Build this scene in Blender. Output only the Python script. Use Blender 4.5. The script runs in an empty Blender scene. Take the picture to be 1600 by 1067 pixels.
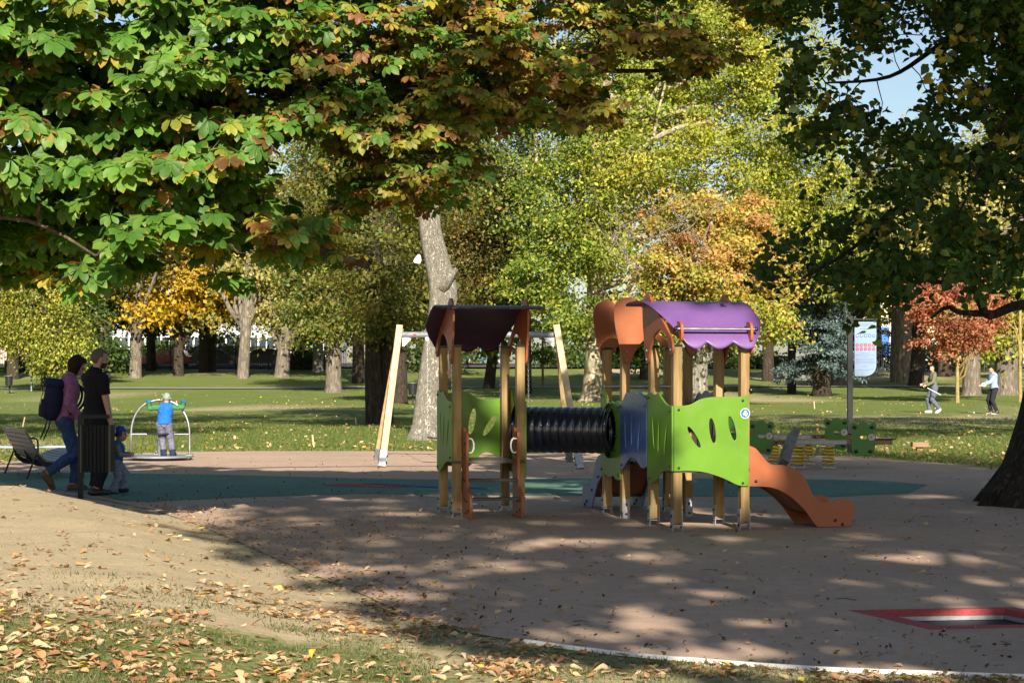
import bpy, bmesh, math, random
import numpy as np
from mathutils import Vector, Matrix

# ------------------------------------------------------------------ camera, sky, sun, exposure
S = bpy.context.scene
COL = S.collection
F, CX, HY, H = 3000.0, 800.0, 583.0, 1.5          # focal length (px of a 1600 px wide frame), horizon row, eye height
cam = bpy.data.cameras.new('camera'); cam_o = bpy.data.objects.new('camera', cam); COL.objects.link(cam_o)
cam.sensor_width = 36.0; cam.lens = 36.0 * F / 1600.0; cam.shift_y = (HY - 533.5) / 1600.0
cam.clip_start = 0.1; cam.clip_end = 2000
cam_o.location = (0, 0, H); cam_o.rotation_euler = (math.radians(90), 0, 0)
S.camera = cam_o
SUN_EL = math.radians(27.5)
SD = Vector((-0.139, 0.990, 0)).normalized()       # horizontal travel direction of the sunlight
TE = math.tan(SUN_EL)
w = bpy.data.worlds.new('World'); S.world = w; w.use_nodes = True
nt = w.node_tree; bg = nt.nodes['Background']
sky = nt.nodes.new('ShaderNodeTexSky'); sky.sky_type = 'NISHITA'; sky.sun_disc = False
sky.sun_elevation = SUN_EL
sky.sun_rotation = math.atan2(-SD.x, -SD.y)        # azimuth of the sun measured from +Y
sky.air_density = 1.0; sky.dust_density = 1.2; sky.ozone_density = 1.0; sky.altitude = 100
nt.links.new(sky.outputs[0], bg.inputs['Color']); bg.inputs['Strength'].default_value = 0.056
sl = bpy.data.lights.new('sun', 'SUN'); sun = bpy.data.objects.new('sun', sl); COL.objects.link(sun)
sl.energy = 5.0; sl.angle = math.radians(0.53); sl.color = (1.0, 0.90, 0.74)
ld = Vector((SD.x * math.cos(SUN_EL), SD.y * math.cos(SUN_EL), -math.sin(SUN_EL)))
sun.rotation_euler = ld.to_track_quat('-Z', 'Y').to_euler(); sun.location = (10, -40, 30)
S.view_settings.view_transform = 'Standard'; S.view_settings.look = 'None'
S.view_settings.exposure = 1.22; S.view_settings.gamma = 1.0; S.view_settings.use_curve_mapping = False
S.render.engine = 'CYCLES'
S.cycles.max_bounces = 6; S.cycles.diffuse_bounces = 3; S.cycles.glossy_bounces = 2; S.cycles.transmission_bounces = 4
S.cycles.transparent_max_bounces = 6; S.cycles.caustics_reflective = False; S.cycles.caustics_refractive = False
S.cycles.use_denoising = True; S.cycles.sample_clamp_indirect = 6.0

rng = np.random.default_rng(7); random.seed(7)
V = Vector
def R(d): return math.radians(d)

# ------------------------------------------------------------------ terrain
def g_far(y):
    y = np.asarray(y, float)
    r = 0.00026 * np.clip(y - 72, 0, None) ** 2
    return np.where(y > 165, 0.00026 * 93 ** 2 + (y - 165) * 0.006, r)
def at(px, py, D): return V(((px - CX) / F * D, D, H - (py - HY) / F * D))
def gpt(px, py):                                   # point of the flat playground seen at a pixel
    D = H * F / (py - HY); return V(((px - CX) / F * D, D, 0))
EDGE = [(-1400, 735), (-420, 742), (-100, 753), (60, 768), (150, 779), (240, 797), (310, 820), (380, 850), (430, 872), (480, 895), (550, 922), (640, 962), (720, 987), (820, 1004), (960, 1022), (1120, 1036), (1300, 1048), (1460, 1054), (1600, 1059), (1900, 1066)]
EDGE_W = np.array([tuple(gpt(*p))[:2] for p in EDGE])
BACK = [(1900, 760), (1640, 752), (1575, 742), (1530, 732), (1480, 726), (1400, 720), (1300, 713), (1180, 708), (1000, 706), (800, 705), (600, 705), (400, 705), (300, 706), (200, 712), (100, 719), (0, 723), (-200, 727), (-600, 731), (-1400, 734)]
BACK_W = np.array([tuple(gpt(*p))[:2] for p in BACK])
RUB = np.vstack([EDGE_W, BACK_W])
def seg_dist(P, poly, closed=False):
    d = np.full(len(P), 1e9); n = len(poly)
    for i in range(n if closed else n - 1):
        a, b = poly[i], poly[(i + 1) % n]; ab = b - a
        t = np.clip(((P - a) @ ab) / (ab @ ab + 1e-12), 0, 1)
        d = np.minimum(d, np.linalg.norm(P - a - t[:, None] * ab, axis=1))
    return d
def inside(P, poly):
    x, y = P[:, 0], P[:, 1]; c = np.zeros(len(P), bool); n = len(poly)
    for i in range(n):
        x1, y1 = poly[i]; x2, y2 = poly[(i + 1) % n]
        cond = ((y1 > y) != (y2 > y)) & (x < (x2 - x1) * (y - y1) / (y2 - y1 + 1e-12) + x1)
        c ^= cond
    return c
def sstep(a, b, x):
    t = np.clip((x - a) / (b - a), 0, 1); return t * t * (3 - 2 * t)
def vnoise(x, y, seed=0):                          # smooth value noise in 0..1
    xi, yi = np.floor(x).astype(int), np.floor(y).astype(int); xf, yf = x - xi, y - yi
    def h(a, b):
        n = (a * 374761393 + b * 668265263 + seed * 1442695041) & 0x7fffffff
        n = ((n ^ (n >> 13)) * 1274126177) & 0x7fffffff
        return ((n ^ (n >> 16)) & 0xffff) / 65535.0
    u, v = xf * xf * (3 - 2 * xf), yf * yf * (3 - 2 * yf)
    return (h(xi, yi) * (1 - u) + h(xi + 1, yi) * u) * (1 - v) + (h(xi, yi + 1) * (1 - u) + h(xi + 1, yi + 1) * u) * v
def ground_z(P):
    P = np.atleast_2d(np.asarray(P, float))[:, :2]; x, y = P[:, 0], P[:, 1]
    z = g_far(y)
    ins = inside(P, RUB); d = seg_dist(P, EDGE_W)
    front = (~ins) & (y < 30) & (d < 40) & (y < np.interp(x, EDGE_W[::-1][np.argsort(EDGE_W[::-1][:, 0])][:, 0], EDGE_W[::-1][np.argsort(EDGE_W[::-1][:, 0])][:, 1]))
    amp = 0.02 + 0.26 * sstep(-0.2, -3.0, x)
    m = amp * sstep(0.0, 1.6, d) + (0.035 * (vnoise(x * 1.7, y * 1.7, 3) - 0.5) + .022 * (vnoise(x * 4.3, y * 4.3, 8) - .5)) * sstep(0, 0.5, d)
    z = z + np.where(front, m, 0)
    z = z + np.where((~ins) & (~front), 0.12 * (vnoise(x * .12, y * .12, 5) - .5) * sstep(0, 6, seg_dist(P, BACK_W)), 0)
    return z
def gz(x, y): return float(ground_z([[x, y]])[0])

# ------------------------------------------------------------------ materials
def new_mat(name):
    m = bpy.data.materials.new(name); m.use_nodes = True
    n = m.node_tree.nodes; return m, n, m.node_tree.links, n['Principled BSDF']
def mat(name, col, rough=.55, var=.12, scale=6.0, bump=0.0, bscale=60.0, metal=0.0, spec=.5, coat=0.0, stretch=(1, 1, 1), dirt=0.0):
    m, n, l, p = new_mat(name)
    tc = n.new('ShaderNodeTexCoord'); mp = n.new('ShaderNodeMapping'); mp.inputs['Scale'].default_value = stretch
    l.new(tc.outputs['Object'], mp.inputs[0])
    nz = n.new('ShaderNodeTexNoise'); nz.inputs['Scale'].default_value = scale; nz.inputs['Detail'].default_value = 6
    l.new(mp.outputs[0], nz.inputs['Vector'])
    cr = n.new('ShaderNodeValToRGB'); e = cr.color_ramp.elements
    e[0].position, e[1].position = .3, .7
    e[0].color = tuple(c * (1 - var) for c in col) + (1,); e[1].color = tuple(min(1, c * (1 + var)) for c in col) + (1,)
    l.new(nz.outputs['Fac'], cr.inputs[0])
    out = cr.outputs[0]
    if dirt:
        n2 = n.new('ShaderNodeTexNoise'); n2.inputs['Scale'].default_value = scale * 4; n2.inputs['Detail'].default_value = 8; n2.inputs['Roughness'].default_value = .75
        l.new(mp.outputs[0], n2.inputs['Vector'])
        r2 = n.new('ShaderNodeValToRGB'); r2.color_ramp.elements[0].position = .52; r2.color_ramp.elements[1].position = .72
        r2.color_ramp.elements[1].color = (dirt, dirt, dirt, 1); l.new(n2.outputs['Fac'], r2.inputs[0])
        mx = n.new('ShaderNodeMixRGB'); mx.inputs[2].default_value = (.22, .18, .13, 1)
        l.new(r2.outputs[0], mx.inputs[0]); l.new(out, mx.inputs[1]); out = mx.outputs[0]
    l.new(out, p.inputs['Base Color'])
    rr = n.new('ShaderNodeMapRange'); rr.inputs['To Min'].default_value = max(.03, rough - .1); rr.inputs['To Max'].default_value = min(1, rough + .12)
    l.new(nz.outputs['Fac'], rr.inputs['Value']); l.new(rr.outputs[0], p.inputs['Roughness'])
    p.inputs['Metallic'].default_value = metal; p.inputs['Specular IOR Level'].default_value = spec
    p.inputs['Coat Weight'].default_value = coat; p.inputs['Coat Roughness'].default_value = .12
    if bump:
        b = n.new('ShaderNodeTexNoise'); b.inputs['Scale'].default_value = bscale; b.inputs['Detail'].default_value = 5
        l.new(mp.outputs[0], b.inputs['Vector'])
        bn = n.new('ShaderNodeBump'); bn.inputs['Strength'].default_value = bump; bn.inputs['Distance'].default_value = .02
        l.new(b.outputs['Fac'], bn.inputs['Height']); l.new(bn.outputs[0], p.inputs['Normal'])
    return m
def leaf_mat(name, trans=.35, rough=.5, spec=.35):
    m, n, l, p = new_mat(name)
    a = n.new('ShaderNodeAttribute'); a.attribute_name = 'col'
    tc = n.new('ShaderNodeTexCoord'); nz = n.new('ShaderNodeTexNoise'); nz.inputs['Scale'].default_value = 30; nz.inputs['Detail'].default_value = 4
    l.new(tc.outputs['Object'], nz.inputs['Vector'])
    mr = n.new('ShaderNodeMapRange'); mr.inputs['To Min'].default_value = .72; mr.inputs['To Max'].default_value = 1.28
    l.new(nz.outputs['Fac'], mr.inputs['Value'])
    mx = n.new('ShaderNodeMixRGB'); mx.blend_type = 'MULTIPLY'; mx.inputs[0].default_value = 1
    l.new(a.outputs['Color'], mx.inputs[1]); l.new(mr.outputs[0], mx.inputs[2])
    l.new(mx.outputs[0], p.inputs['Base Color']); p.inputs['Roughness'].default_value = rough; p.inputs['Specular IOR Level'].default_value = spec
    t = n.new('ShaderNodeBsdfTranslucent')
    hs = n.new('ShaderNodeHueSaturation'); hs.inputs['Saturation'].default_value = 1.15; hs.inputs['Value'].default_value = 1.5
    l.new(mx.outputs[0], hs.inputs['Color']); l.new(hs.outputs[0], t.inputs['Color'])
    ms = n.new('ShaderNodeMixShader'); ms.inputs[0].default_value = trans
    l.new(p.outputs[0], ms.inputs[1]); l.new(t.outputs[0], ms.inputs[2])
    l.new(ms.outputs[0], n['Material Output'].inputs['Surface'])
    return m
def bark_mat(name, c0, c1, scale=14., stretch=(1, 1, .22), bump=1.0, patch=None):
    m, n, l, p = new_mat(name)
    tc = n.new('ShaderNodeTexCoord'); mp = n.new('ShaderNodeMapping'); mp.inputs['Scale'].default_value = stretch
    l.new(tc.outputs['Object'], mp.inputs[0])
    v = n.new('ShaderNodeTexVoronoi'); v.inputs['Scale'].default_value = scale; v.feature = 'DISTANCE_TO_EDGE'
    nz = n.new('ShaderNodeTexNoise'); nz.inputs['Scale'].default_value = scale * .9; nz.inputs['Detail'].default_value = 8; nz.inputs['Roughness'].default_value = .7
    l.new(mp.outputs[0], nz.inputs['Vector'])
    mv = n.new('ShaderNodeMixRGB'); mv.inputs[0].default_value = .25; l.new(mp.outputs[0], mv.inputs[1]); l.new(nz.outputs['Color'], mv.inputs[2]); l.new(mv.outputs[0], v.inputs['Vector'])
    r = n.new('ShaderNodeValToRGB'); e = r.color_ramp.elements; e[0].position = .3; e[1].position = .72; e[0].color = c0 + (1,); e[1].color = c1 + (1,)
    l.new(nz.outputs['Fac'], r.inputs[0])
    vr = n.new('ShaderNodeMapRange'); vr.inputs['From Max'].default_value = .25; vr.inputs['To Min'].default_value = .45; l.new(v.outputs['Distance'], vr.inputs['Value'])
    mx = n.new('ShaderNodeMixRGB'); mx.blend_type = 'MULTIPLY'; mx.inputs[0].default_value = .8
    l.new(r.outputs[0], mx.inputs[1]); l.new(vr.outputs[0], mx.inputs[2]); out = mx.outputs[0]
    if patch:
        n3 = n.new('ShaderNodeTexNoise'); n3.inputs['Scale'].default_value = patch[1]; n3.inputs['Detail'].default_value = 3; l.new(tc.outputs['Object'], n3.inputs['Vector'])
        r3 = n.new('ShaderNodeValToRGB'); r3.color_ramp.elements[0].position = .55; r3.color_ramp.elements[1].position = .6; l.new(n3.outputs['Fac'], r3.inputs[0])
        m3 = n.new('ShaderNodeMixRGB'); m3.inputs[2].default_value = patch[0] + (1,); l.new(r3.outputs[0], m3.inputs[0]); l.new(out, m3.inputs[1]); out = m3.outputs[0]
    l.new(out, p.inputs['Base Color']); p.inputs['Roughness'].default_value = .9; p.inputs['Specular IOR Level'].default_value = .15
    bn = n.new('ShaderNodeBump'); bn.inputs['Strength'].default_value = bump; bn.inputs['Distance'].default_value = .04
    ad = n.new('ShaderNodeMath'); ad.operation = 'ADD'; l.new(vr.outputs[0], ad.inputs[0]); l.new(nz.outputs['Fac'], ad.inputs[1])
    l.new(ad.outputs[0], bn.inputs['Height']); l.new(bn.outputs[0], p.inputs['Normal'])
    return m
def wood_mat(name, c0, c1, scale=5., stretch=(6, 6, .5), rough=.6):
    m, n, l, p = new_mat(name)
    tc = n.new('ShaderNodeTexCoord'); mp = n.new('ShaderNodeMapping'); mp.inputs['Scale'].default_value = stretch; l.new(tc.outputs['Object'], mp.inputs[0])
    nz = n.new('ShaderNodeTexNoise'); nz.inputs['Scale'].default_value = scale; nz.inputs['Detail'].default_value = 7; nz.inputs['Distortion'].default_value = .6; l.new(mp.outputs[0], nz.inputs['Vector'])
    oi = n.new('ShaderNodeObjectInfo')
    ad = n.new('ShaderNodeMath'); ad.operation = 'MULTIPLY_ADD'; ad.inputs[1].default_value = .3; l.new(oi.outputs['Random'], ad.inputs[0]); l.new(nz.outputs['Fac'], ad.inputs[2])
    r = n.new('ShaderNodeValToRGB'); e = r.color_ramp.elements; e[0].position = .4; e[1].position = .85; e[0].color = c0 + (1,); e[1].color = c1 + (1,); l.new(ad.outputs[0], r.inputs[0])
    kn = n.new('ShaderNodeTexVoronoi'); kn.inputs['Scale'].default_value = 4.5; l.new(tc.outputs['Object'], kn.inputs['Vector'])
    kr = n.new('ShaderNodeMapRange'); kr.inputs['From Min'].default_value = .03; kr.inputs['From Max'].default_value = .1; kr.inputs['To Min'].default_value = .45; l.new(kn.outputs['Distance'], kr.inputs['Value'])
    mx = n.new('ShaderNodeMixRGB'); mx.blend_type = 'MULTIPLY'; mx.inputs[0].default_value = .9; l.new(r.outputs[0], mx.inputs[1]); l.new(kr.outputs[0], mx.inputs[2])
    l.new(mx.outputs[0], p.inputs['Base Color']); p.inputs['Roughness'].default_value = rough
    bn = n.new('ShaderNodeBump'); bn.inputs['Strength'].default_value = .25; bn.inputs['Distance'].default_value = .01; l.new(nz.outputs['Fac'], bn.inputs['Height']); l.new(bn.outputs[0], p.inputs['Normal'])
    return m

M = {}
M['leaf'] = leaf_mat('leaf'); M['leaf_thin'] = leaf_mat('leaf_thin', .42, .55); M['needle'] = leaf_mat('needle', .12, .7, .2); M['dry_leaf'] = leaf_mat('dry_leaf', .15, .75, .2)
M['bark_dark'] = bark_mat('bark_dark', (.035, .027, .02), (.12, .095, .07))
M['bark_grey'] = bark_mat('bark_grey', (.12, .10, .08), (.30, .26, .205), scale=8)
M['bark_pale'] = bark_mat('bark_pale', (.28, .255, .21), (.60, .56, .48), scale=19, stretch=(1, 1, .38), bump=1.0)
M['bark_plane'] = bark_mat('bark_plane', (.26, .22, .15), (.48, .43, .32), scale=3, stretch=(1, 1, .6), bump=.3, patch=((.13, .09, .05), 2.2))
M['bark_ivy'] = bark_mat('bark_ivy', (.20, .18, .15), (.40, .37, .31), scale=8, patch=((.03, .04, .02), 5.))
M['bark_yellow'] = bark_mat('bark_yellow', (.25, .19, .08), (.45, .35, .14), scale=14, bump=.3)
M['twig'] = bark_mat('twig_bark', (.05, .037, .026), (.17, .13, .09), scale=14, bump=.5)
M['post_wood'] = wood_mat('post_wood', (.17, .105, .033), (.32, .21, .08))
M['pale_wood'] = wood_mat('pale_wood', (.36, .24, .11), (.58, .44, .25), stretch=(5, 5, .6))
M['beam_wood'] = wood_mat('beam_wood', (.14, .075, .035), (.26, .15, .075), stretch=(.6, 6, 6))
M['slat_wood'] = wood_mat('slat_wood', (.08, .077, .073), (.20, .19, .175), stretch=(3, 3, 3), rough=.45)
M['green'] = mat('green_board', (.088, .20, .011), .36, .12, 2.2, .06, 240, spec=.45, dirt=.16)
M['frog_green'] = mat('frog_green_board', (.045, .17, .018), .4, .08, 3, dirt=.08)
M['blue'] = mat('blue_board', (.055, .10, .27), .26, .06, 3, .03, 300, dirt=.05)
M['blue_grey'] = mat('blue_grey_board', (.15, .18, .33), .35, .06, 3, dirt=.06)
M['orange'] = mat('orange_board', (.28, .078, .024), .45, .13, 2.2, .06, 240, dirt=.2)
M['purple'] = mat('purple_board', (.145, .07, .235), .4, .12, 2.2, .05, 240, dirt=.16)
M['purple_shade'] = mat('purple_board_shade', (.05, .017, .045), .42, .12, 2.2, .05, 240, dirt=.12)  # purple board darkened in colour to stand in for shade under the left roof
M['floor_board'] = mat('floor_board', (.075, .06, .05), .6, .25, 14, .3, 120)
M['chute'] = mat('chute_board', (.20, .075, .035), .45, .15, 6, dirt=.1)
M['black_plastic'] = mat('black_plastic', (.012, .016, .028), .2, .2, 5, spec=.6, coat=.3, dirt=.03)
M['bolt'] = mat('bolt_plastic', (.012, .012, .013), .3, .1, 20)
M['steel'] = mat('steel', (.50, .50, .52), .36, .08, 10, metal=1.0)
M['galv'] = mat('galvanised', (.30, .32, .35), .5, .2, 18, metal=.6)
M['white_plastic'] = mat('white_plastic', (.62, .62, .60), .4, .05)
M['white_paint'] = mat('white_paint', (.78, .78, .76), .5, .08, 5, dirt=.12)
M['dark_metal'] = mat('dark_metal', (.014, .016, .019), .5, .2, 10, metal=.0, spec=.25)
M['grey_metal'] = mat('grey_metal', (.25, .28, .33), .4, .1, 8, metal=.5)
M['plate_metal'] = mat('plate_metal', (.22, .24, .28), .5, .12, 12, metal=.4, dirt=.2)
M['yellow_paint'] = mat('yellow_paint', (.62, .40, .01), .35, .1, 10)
M['red_rubber'] = mat('red_rubber', (.34, .055, .06), .9, .2, 60, .5, 300)
M['mat_black'] = mat('trampoline_mat', (.02, .021, .026), .6, .3, 40, .5, 200)
M['blue_print'] = mat('blue_print', (.02, .12, .42), .4, .05)
M['red_print'] = mat('red_print', (.55, .05, .07), .4, .05)
M['text_print'] = mat('text_print', (.10, .16, .30), .5, .05)
M['sign_white'] = mat('sign_white', (.19, .27, .41), .22, .04, 2, spec=.6)
M['skin'] = mat('skin', (.45, .26, .19), .5, .08, 12)
M['glass'] = mat('car_glass', (.03, .045, .06), .06, .1, 2, spec=.8)

# ------------------------------------------------------------------ object helpers
WL = {}
def wl(o): return WL.get(o.name, V((0, 0, 0))) if o else V((0, 0, 0))
def tag(o, label=None, cat=None, group=None, kind=None):
    if label: o['label'] = label
    if cat: o['category'] = cat
    if group: o['group'] = group
    if kind: o['kind'] = kind
    return o
def thing(name, label, cat, loc, group=None):
    o = bpy.data.objects.new(name, None); o.empty_display_size = .1; COL.objects.link(o); o.location = loc
    WL[o.name] = V(loc); return tag(o, label, cat, group)
def put(name, me, m, parent=None, origin=None, smooth=None, bevel=0, kind=None):
    """link a mesh whose vertices are world coordinates as one object (origin at `origin` or its own box centre)"""
    nv = len(me.vertices); co = np.empty(nv * 3, np.float32); me.vertices.foreach_get('co', co); co = co.reshape(-1, 3)
    c = np.array(origin, float) if origin is not None else (co.min(0) + co.max(0)) / 2
    me.vertices.foreach_set('co', (co - c).astype(np.float32).ravel()); me.update()
    if m is not None:
        me.materials.clear()
        for mm in (m if isinstance(m, (list, tuple)) else [m]): me.materials.append(mm)
    o = bpy.data.objects.new(name, me); COL.objects.link(o)
    if parent: o.parent = parent
    o.location = V(c) - wl(parent); WL[o.name] = V(c)
    if smooth is not None:
        me.polygons.foreach_set('use_smooth', [True] * len(me.polygons))
        if smooth < 180: me.set_sharp_from_angle(angle=R(smooth))
    if bevel:
        b = o.modifiers.new('edge', 'BEVEL'); b.width = bevel; b.segments = 2; b.limit_method = 'ANGLE'; b.angle_limit = R(40)
    if kind: o['kind'] = kind
    return o
class B:
    def __init__(s): s.b = bmesh.new()
    def box(s, c, size, rot=None):
        m = Matrix.Translation(V(c)) @ (rot.to_4x4() if rot is not None else Matrix()) @ Matrix.Diagonal((*size, 1))
        bmesh.ops.create_cube(s.b, size=1, matrix=m); return s
    def beam(s, a, b, wd, th, up=V((0, 0, 1))):
        a, b = V(a), V(b); d = b - a; z = d.normalized(); x = up.cross(z)
        if x.length < 1e-4: x = V((1, 0, 0))
        x.normalize(); y = z.cross(x); rot = Matrix((x, y, z)).transposed()
        return s.box((a + b) / 2, (wd, th, d.length), rot)
    def tube(s, pts, r, n=8, cap=True):
        pts = [V(p) for p in pts]; rs = r if isinstance(r, (list, tuple, np.ndarray)) else [r] * len(pts)
        rings = []; prev = None
        for i, p in enumerate(pts):
            t = (pts[min(i + 1, len(pts) - 1)] - pts[max(i - 1, 0)]).normalized()
            if prev is None:
                a = t.orthogonal().normalized() if abs(t.z) < .9 else V((1, 0, 0)).cross(t).normalized()
            else: a = (prev - t * prev.dot(t)).normalized()
            prev = a; b_ = t.cross(a)
            rings.append([s.b.verts.new(p + (a * math.cos(2 * math.pi * k / n) + b_ * math.sin(2 * math.pi * k / n)) * rs[i]) for k in range(n)])
        for q0, q1 in zip(rings, rings[1:]):
            for k in range(n): s.b.faces.new((q0[k], q0[(k + 1) % n], q1[(k + 1) % n], q1[k]))
        if cap:
            s.b.faces.new(rings[0][::-1]); s.b.faces.new(rings[-1])
        return s
    def cyl(s, a, b, r, r2=None, n=16): return s.tube([a, b], [r, r if r2 is None else r2], n)
    def ball(s, c, r, sc=(1, 1, 1), rot=None, n=10):
        m = Matrix.Translation(V(c)) @ (rot.to_4x4() if rot is not None else Matrix()) @ Matrix.Diagonal((*sc, 1))
        bmesh.ops.create_uvsphere(s.b, u_segments=n + 2, v_segments=n, radius=r, matrix=m); return s
    def plate(s, outline, thick, fn, holes=()):
        """flat board: outline and holes are (a,b) pairs, fn(a,b,t) gives the world point, t from 0 to thick"""
        def loop(pts): 
            vs = [s.b.verts.new(fn(a, b_, 0)) for a, b_ in pts]
            return [s.b.edges.new((vs[i], vs[(i + 1) % len(vs)])) for i in range(len(vs))]
        ed = loop(outline)
        for h in holes: ed += loop(h)
        r = bmesh.ops.triangle_fill(s.b, use_beauty=True, use_dissolve=False, edges=ed)
        fs = [f for f in r['geom'] if isinstance(f, bmesh.types.BMFace)]
        off = V(fn(0, 0, thick)) - V(fn(0, 0, 0))
        ex = bmesh.ops.extrude_face_region(s.b, geom=fs)
        bmesh.ops.translate(s.b, vec=off, verts=[v for v in ex['geom'] if isinstance(v, bmesh.types.BMVert)])
        return s
    def mesh(s, name):
        bmesh.ops.recalc_face_normals(s.b, faces=s.b.faces)
        me = bpy.data.meshes.new(name); s.b.to_mesh(me); s.b.free(); return me
    def put(s, name, m, parent=None, **k): return put(name, s.mesh(name), m, parent, **k)
def spline(pts, n=6, closed=False):
    P = [np.array(p, float) for p in pts]; out = []; N = len(P)
    for i in range(N if closed else N - 1):
        if closed: p0, p1, p2, p3 = P[(i - 1) % N], P[i], P[(i + 1) % N], P[(i + 2) % N]
        else: p0, p1, p2, p3 = P[max(i - 1, 0)], P[i], P[i + 1], P[min(i + 2, N - 1)]
        for k in range(n):
            t = k / n
            out.append(tuple(.5 * (2 * p1 + (p2 - p0) * t + (2 * p0 - 5 * p1 + 4 * p2 - p3) * t * t + (3 * p1 - p0 - 3 * p2 + p3) * t ** 3)))
    if not closed: out.append(tuple(P[-1]))
    return out
def ellipse(c, a, b, ang, n=18):
    ca, sa = math.cos(ang), math.sin(ang)
    return [(c[0] + a * math.cos(t) * ca - b * math.sin(t) * sa, c[1] + a * math.cos(t) * sa + b * math.sin(t) * ca) for t in [2 * math.pi * i / n for i in range(n)]]
def arr_mesh(name, verts, faces, col=None):
    verts = np.ascontiguousarray(verts, np.float32).reshape(-1, 3)
    me = bpy.data.meshes.new(name); me.vertices.add(len(verts)); me.vertices.foreach_set('co', verts.ravel())
    if not isinstance(faces, list): faces = [faces]
    tot = sum(f.size for f in faces); nf = sum(len(f) for f in faces)
    me.loops.add(tot); me.polygons.add(nf)
    me.loops.foreach_set('vertex_index', np.concatenate([f.ravel() for f in faces]).astype(np.int32))
    cnt = np.concatenate([np.full(len(f), f.shape[1]) for f in faces]); st = np.concatenate([[0], np.cumsum(cnt)[:-1]])
    me.polygons.foreach_set('loop_start', st.astype(np.int32))
    me.update(calc_edges=True)
    if col is not None:
        a = me.attributes.new('col', 'FLOAT_COLOR', 'POINT')
        c4 = np.ones((len(verts), 4), np.float32); c4[:, :3] = col; a.data.foreach_set('color', c4.ravel())
    return me
def copy_tree(o, parent=None):
    c = o.copy(); COL.objects.link(c)
    if parent: c.parent = parent; c.matrix_parent_inverse = o.matrix_parent_inverse
    for ch in [x for x in o.children]: copy_tree(ch, c)
    return c
# ------------------------------------------------------------------ ground sheet
def dense(a, b, c, d, s0, far0, far1):
    mid = np.arange(a, b, s0); lo = []; hi = []
    x = a; st = s0
    while x > far0: st *= 1.16; x -= st; lo.append(x)
    x = mid[-1]; st = s0
    while x < far1: st *= 1.16; x += st; hi.append(x)
    return np.array(lo[::-1] + list(mid) + hi)
gx = dense(-6.0, 3.4, 0, 0, .085, -420, 420); gy = dense(8.2, 24.5, 0, 0, .10, -90, 900)
GX, GY = np.meshgrid(gx, gy); GP = np.stack([GX.ravel(), GY.ravel()], 1)
z = ground_z(GP); ins = inside(GP, RUB); dR = seg_dist(GP, RUB, True)
z = np.where(ins & (dR > .35), -.4, z)
nx_, ny_ = len(gx), len(gy); idx = np.arange(nx_ * ny_).reshape(ny_, nx_)
fc = np.stack([idx[:-1, :-1], idx[:-1, 1:], idx[1:, 1:], idx[1:, :-1]], -1).reshape(-1, 4)
# dirt = bare sandy soil share, litter = dry leaf crumbs share
dE = seg_dist(GP, EDGE_W); dB = seg_dist(GP, BACK_W)
near = (GY.ravel() < 26) & (~ins)
pxx = CX + F * GP[:, 0] / np.clip(GP[:, 1], 1, None); pyy = HY + F * H / np.clip(GP[:, 1], 1, None)
nz1 = vnoise(GP[:, 0] * .9, GP[:, 1] * .9, 11); nz2 = vnoise(GP[:, 0] * 2.6, GP[:, 1] * 2.6, 12)
dirt = np.where(near, np.clip(sstep(1085, 950, pyy + 70 * (nz1 - .5) + 40 * (nz2 - .5)) + .34 - .5 * sstep(0.7, 0, dE) * sstep(.3, .7, nz2) , 0, 1), 0)
dirt = np.where(near & (pxx > 650), np.clip(.35 + nz2 * .5, 0, 1), dirt)
dirt = np.where((~near), np.clip(.55 * sstep(.55, .85, vnoise(GP[:, 0] * .09, GP[:, 1] * .05, 19)) * (GP[:, 1] > 34) + .18 * sstep(120, 145, GP[:, 1]) + .9 * sstep(.9, 0, dB) + .8 * sstep(9, 3, np.hypot(GP[:, 0] - 6.3, GP[:, 1] - 22.3)), 0, 1), dirt)
lit_ = np.where(near, .06 + .1 * sstep(900, 1000, pyy), .12 + .55 * sstep(2.2, 0, dB) + .5 * sstep(.4, .75, vnoise(GP[:, 0] * .16, GP[:, 1] * .08, 9)) + .5 * sstep(105, 135, GP[:, 1]))
me = arr_mesh('ground', np.stack([GP[:, 0], GP[:, 1], z], 1), fc, np.stack([dirt, lit_, nz1], 1))
m, n, l, p = new_mat('ground')
a = n.new('ShaderNodeAttribute'); a.attribute_name = 'col'; sp = n.new('ShaderNodeSeparateColor'); l.new(a.outputs['Color'], sp.inputs[0])
tc = n.new('ShaderNodeTexCoord')
def noise_node(sc, det=5, rough=.6, st=None):
    q = n.new('ShaderNodeTexNoise'); q.inputs['Scale'].default_value = sc; q.inputs['Detail'].default_value = det; q.inputs['Roughness'].default_value = rough
    l.new(tc.outputs['Object'], q.inputs['Vector']); return q
def ramp(src, stops):
    r = n.new('ShaderNodeValToRGB'); el = r.color_ramp.elements
    while len(el) < len(stops): el.new(.5)
    for e_, (ps, c) in zip(el, stops): e_.position = ps; e_.color = tuple(c) + (1,)
    l.new(src, r.inputs[0]); return r.outputs[0]
def mixc(f, c1, c2):
    q = n.new('ShaderNodeMixRGB')
    for s_, v in zip(q.inputs, (f, c1, c2)):
        if isinstance(v, (int, float)): s_.default_value = v
        elif isinstance(v, tuple): s_.default_value = v + (1,)
        else: l.new(v, s_)
    return q.outputs[0]
gA = noise_node(.45, 6, .7); gB = noise_node(9, 6, .75); gC = noise_node(45, 5, .7)
grass_c = mixc(.55, ramp(gA.outputs['Fac'], [(.3, (.085, .135, .028)), (.5, (.135, .18, .042)), (.7, (.23, .215, .08))]), ramp(gB.outputs['Fac'], [(.3, (.065, .105, .022)), (.55, (.14, .18, .048)), (.75, (.27, .245, .10))]))
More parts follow.
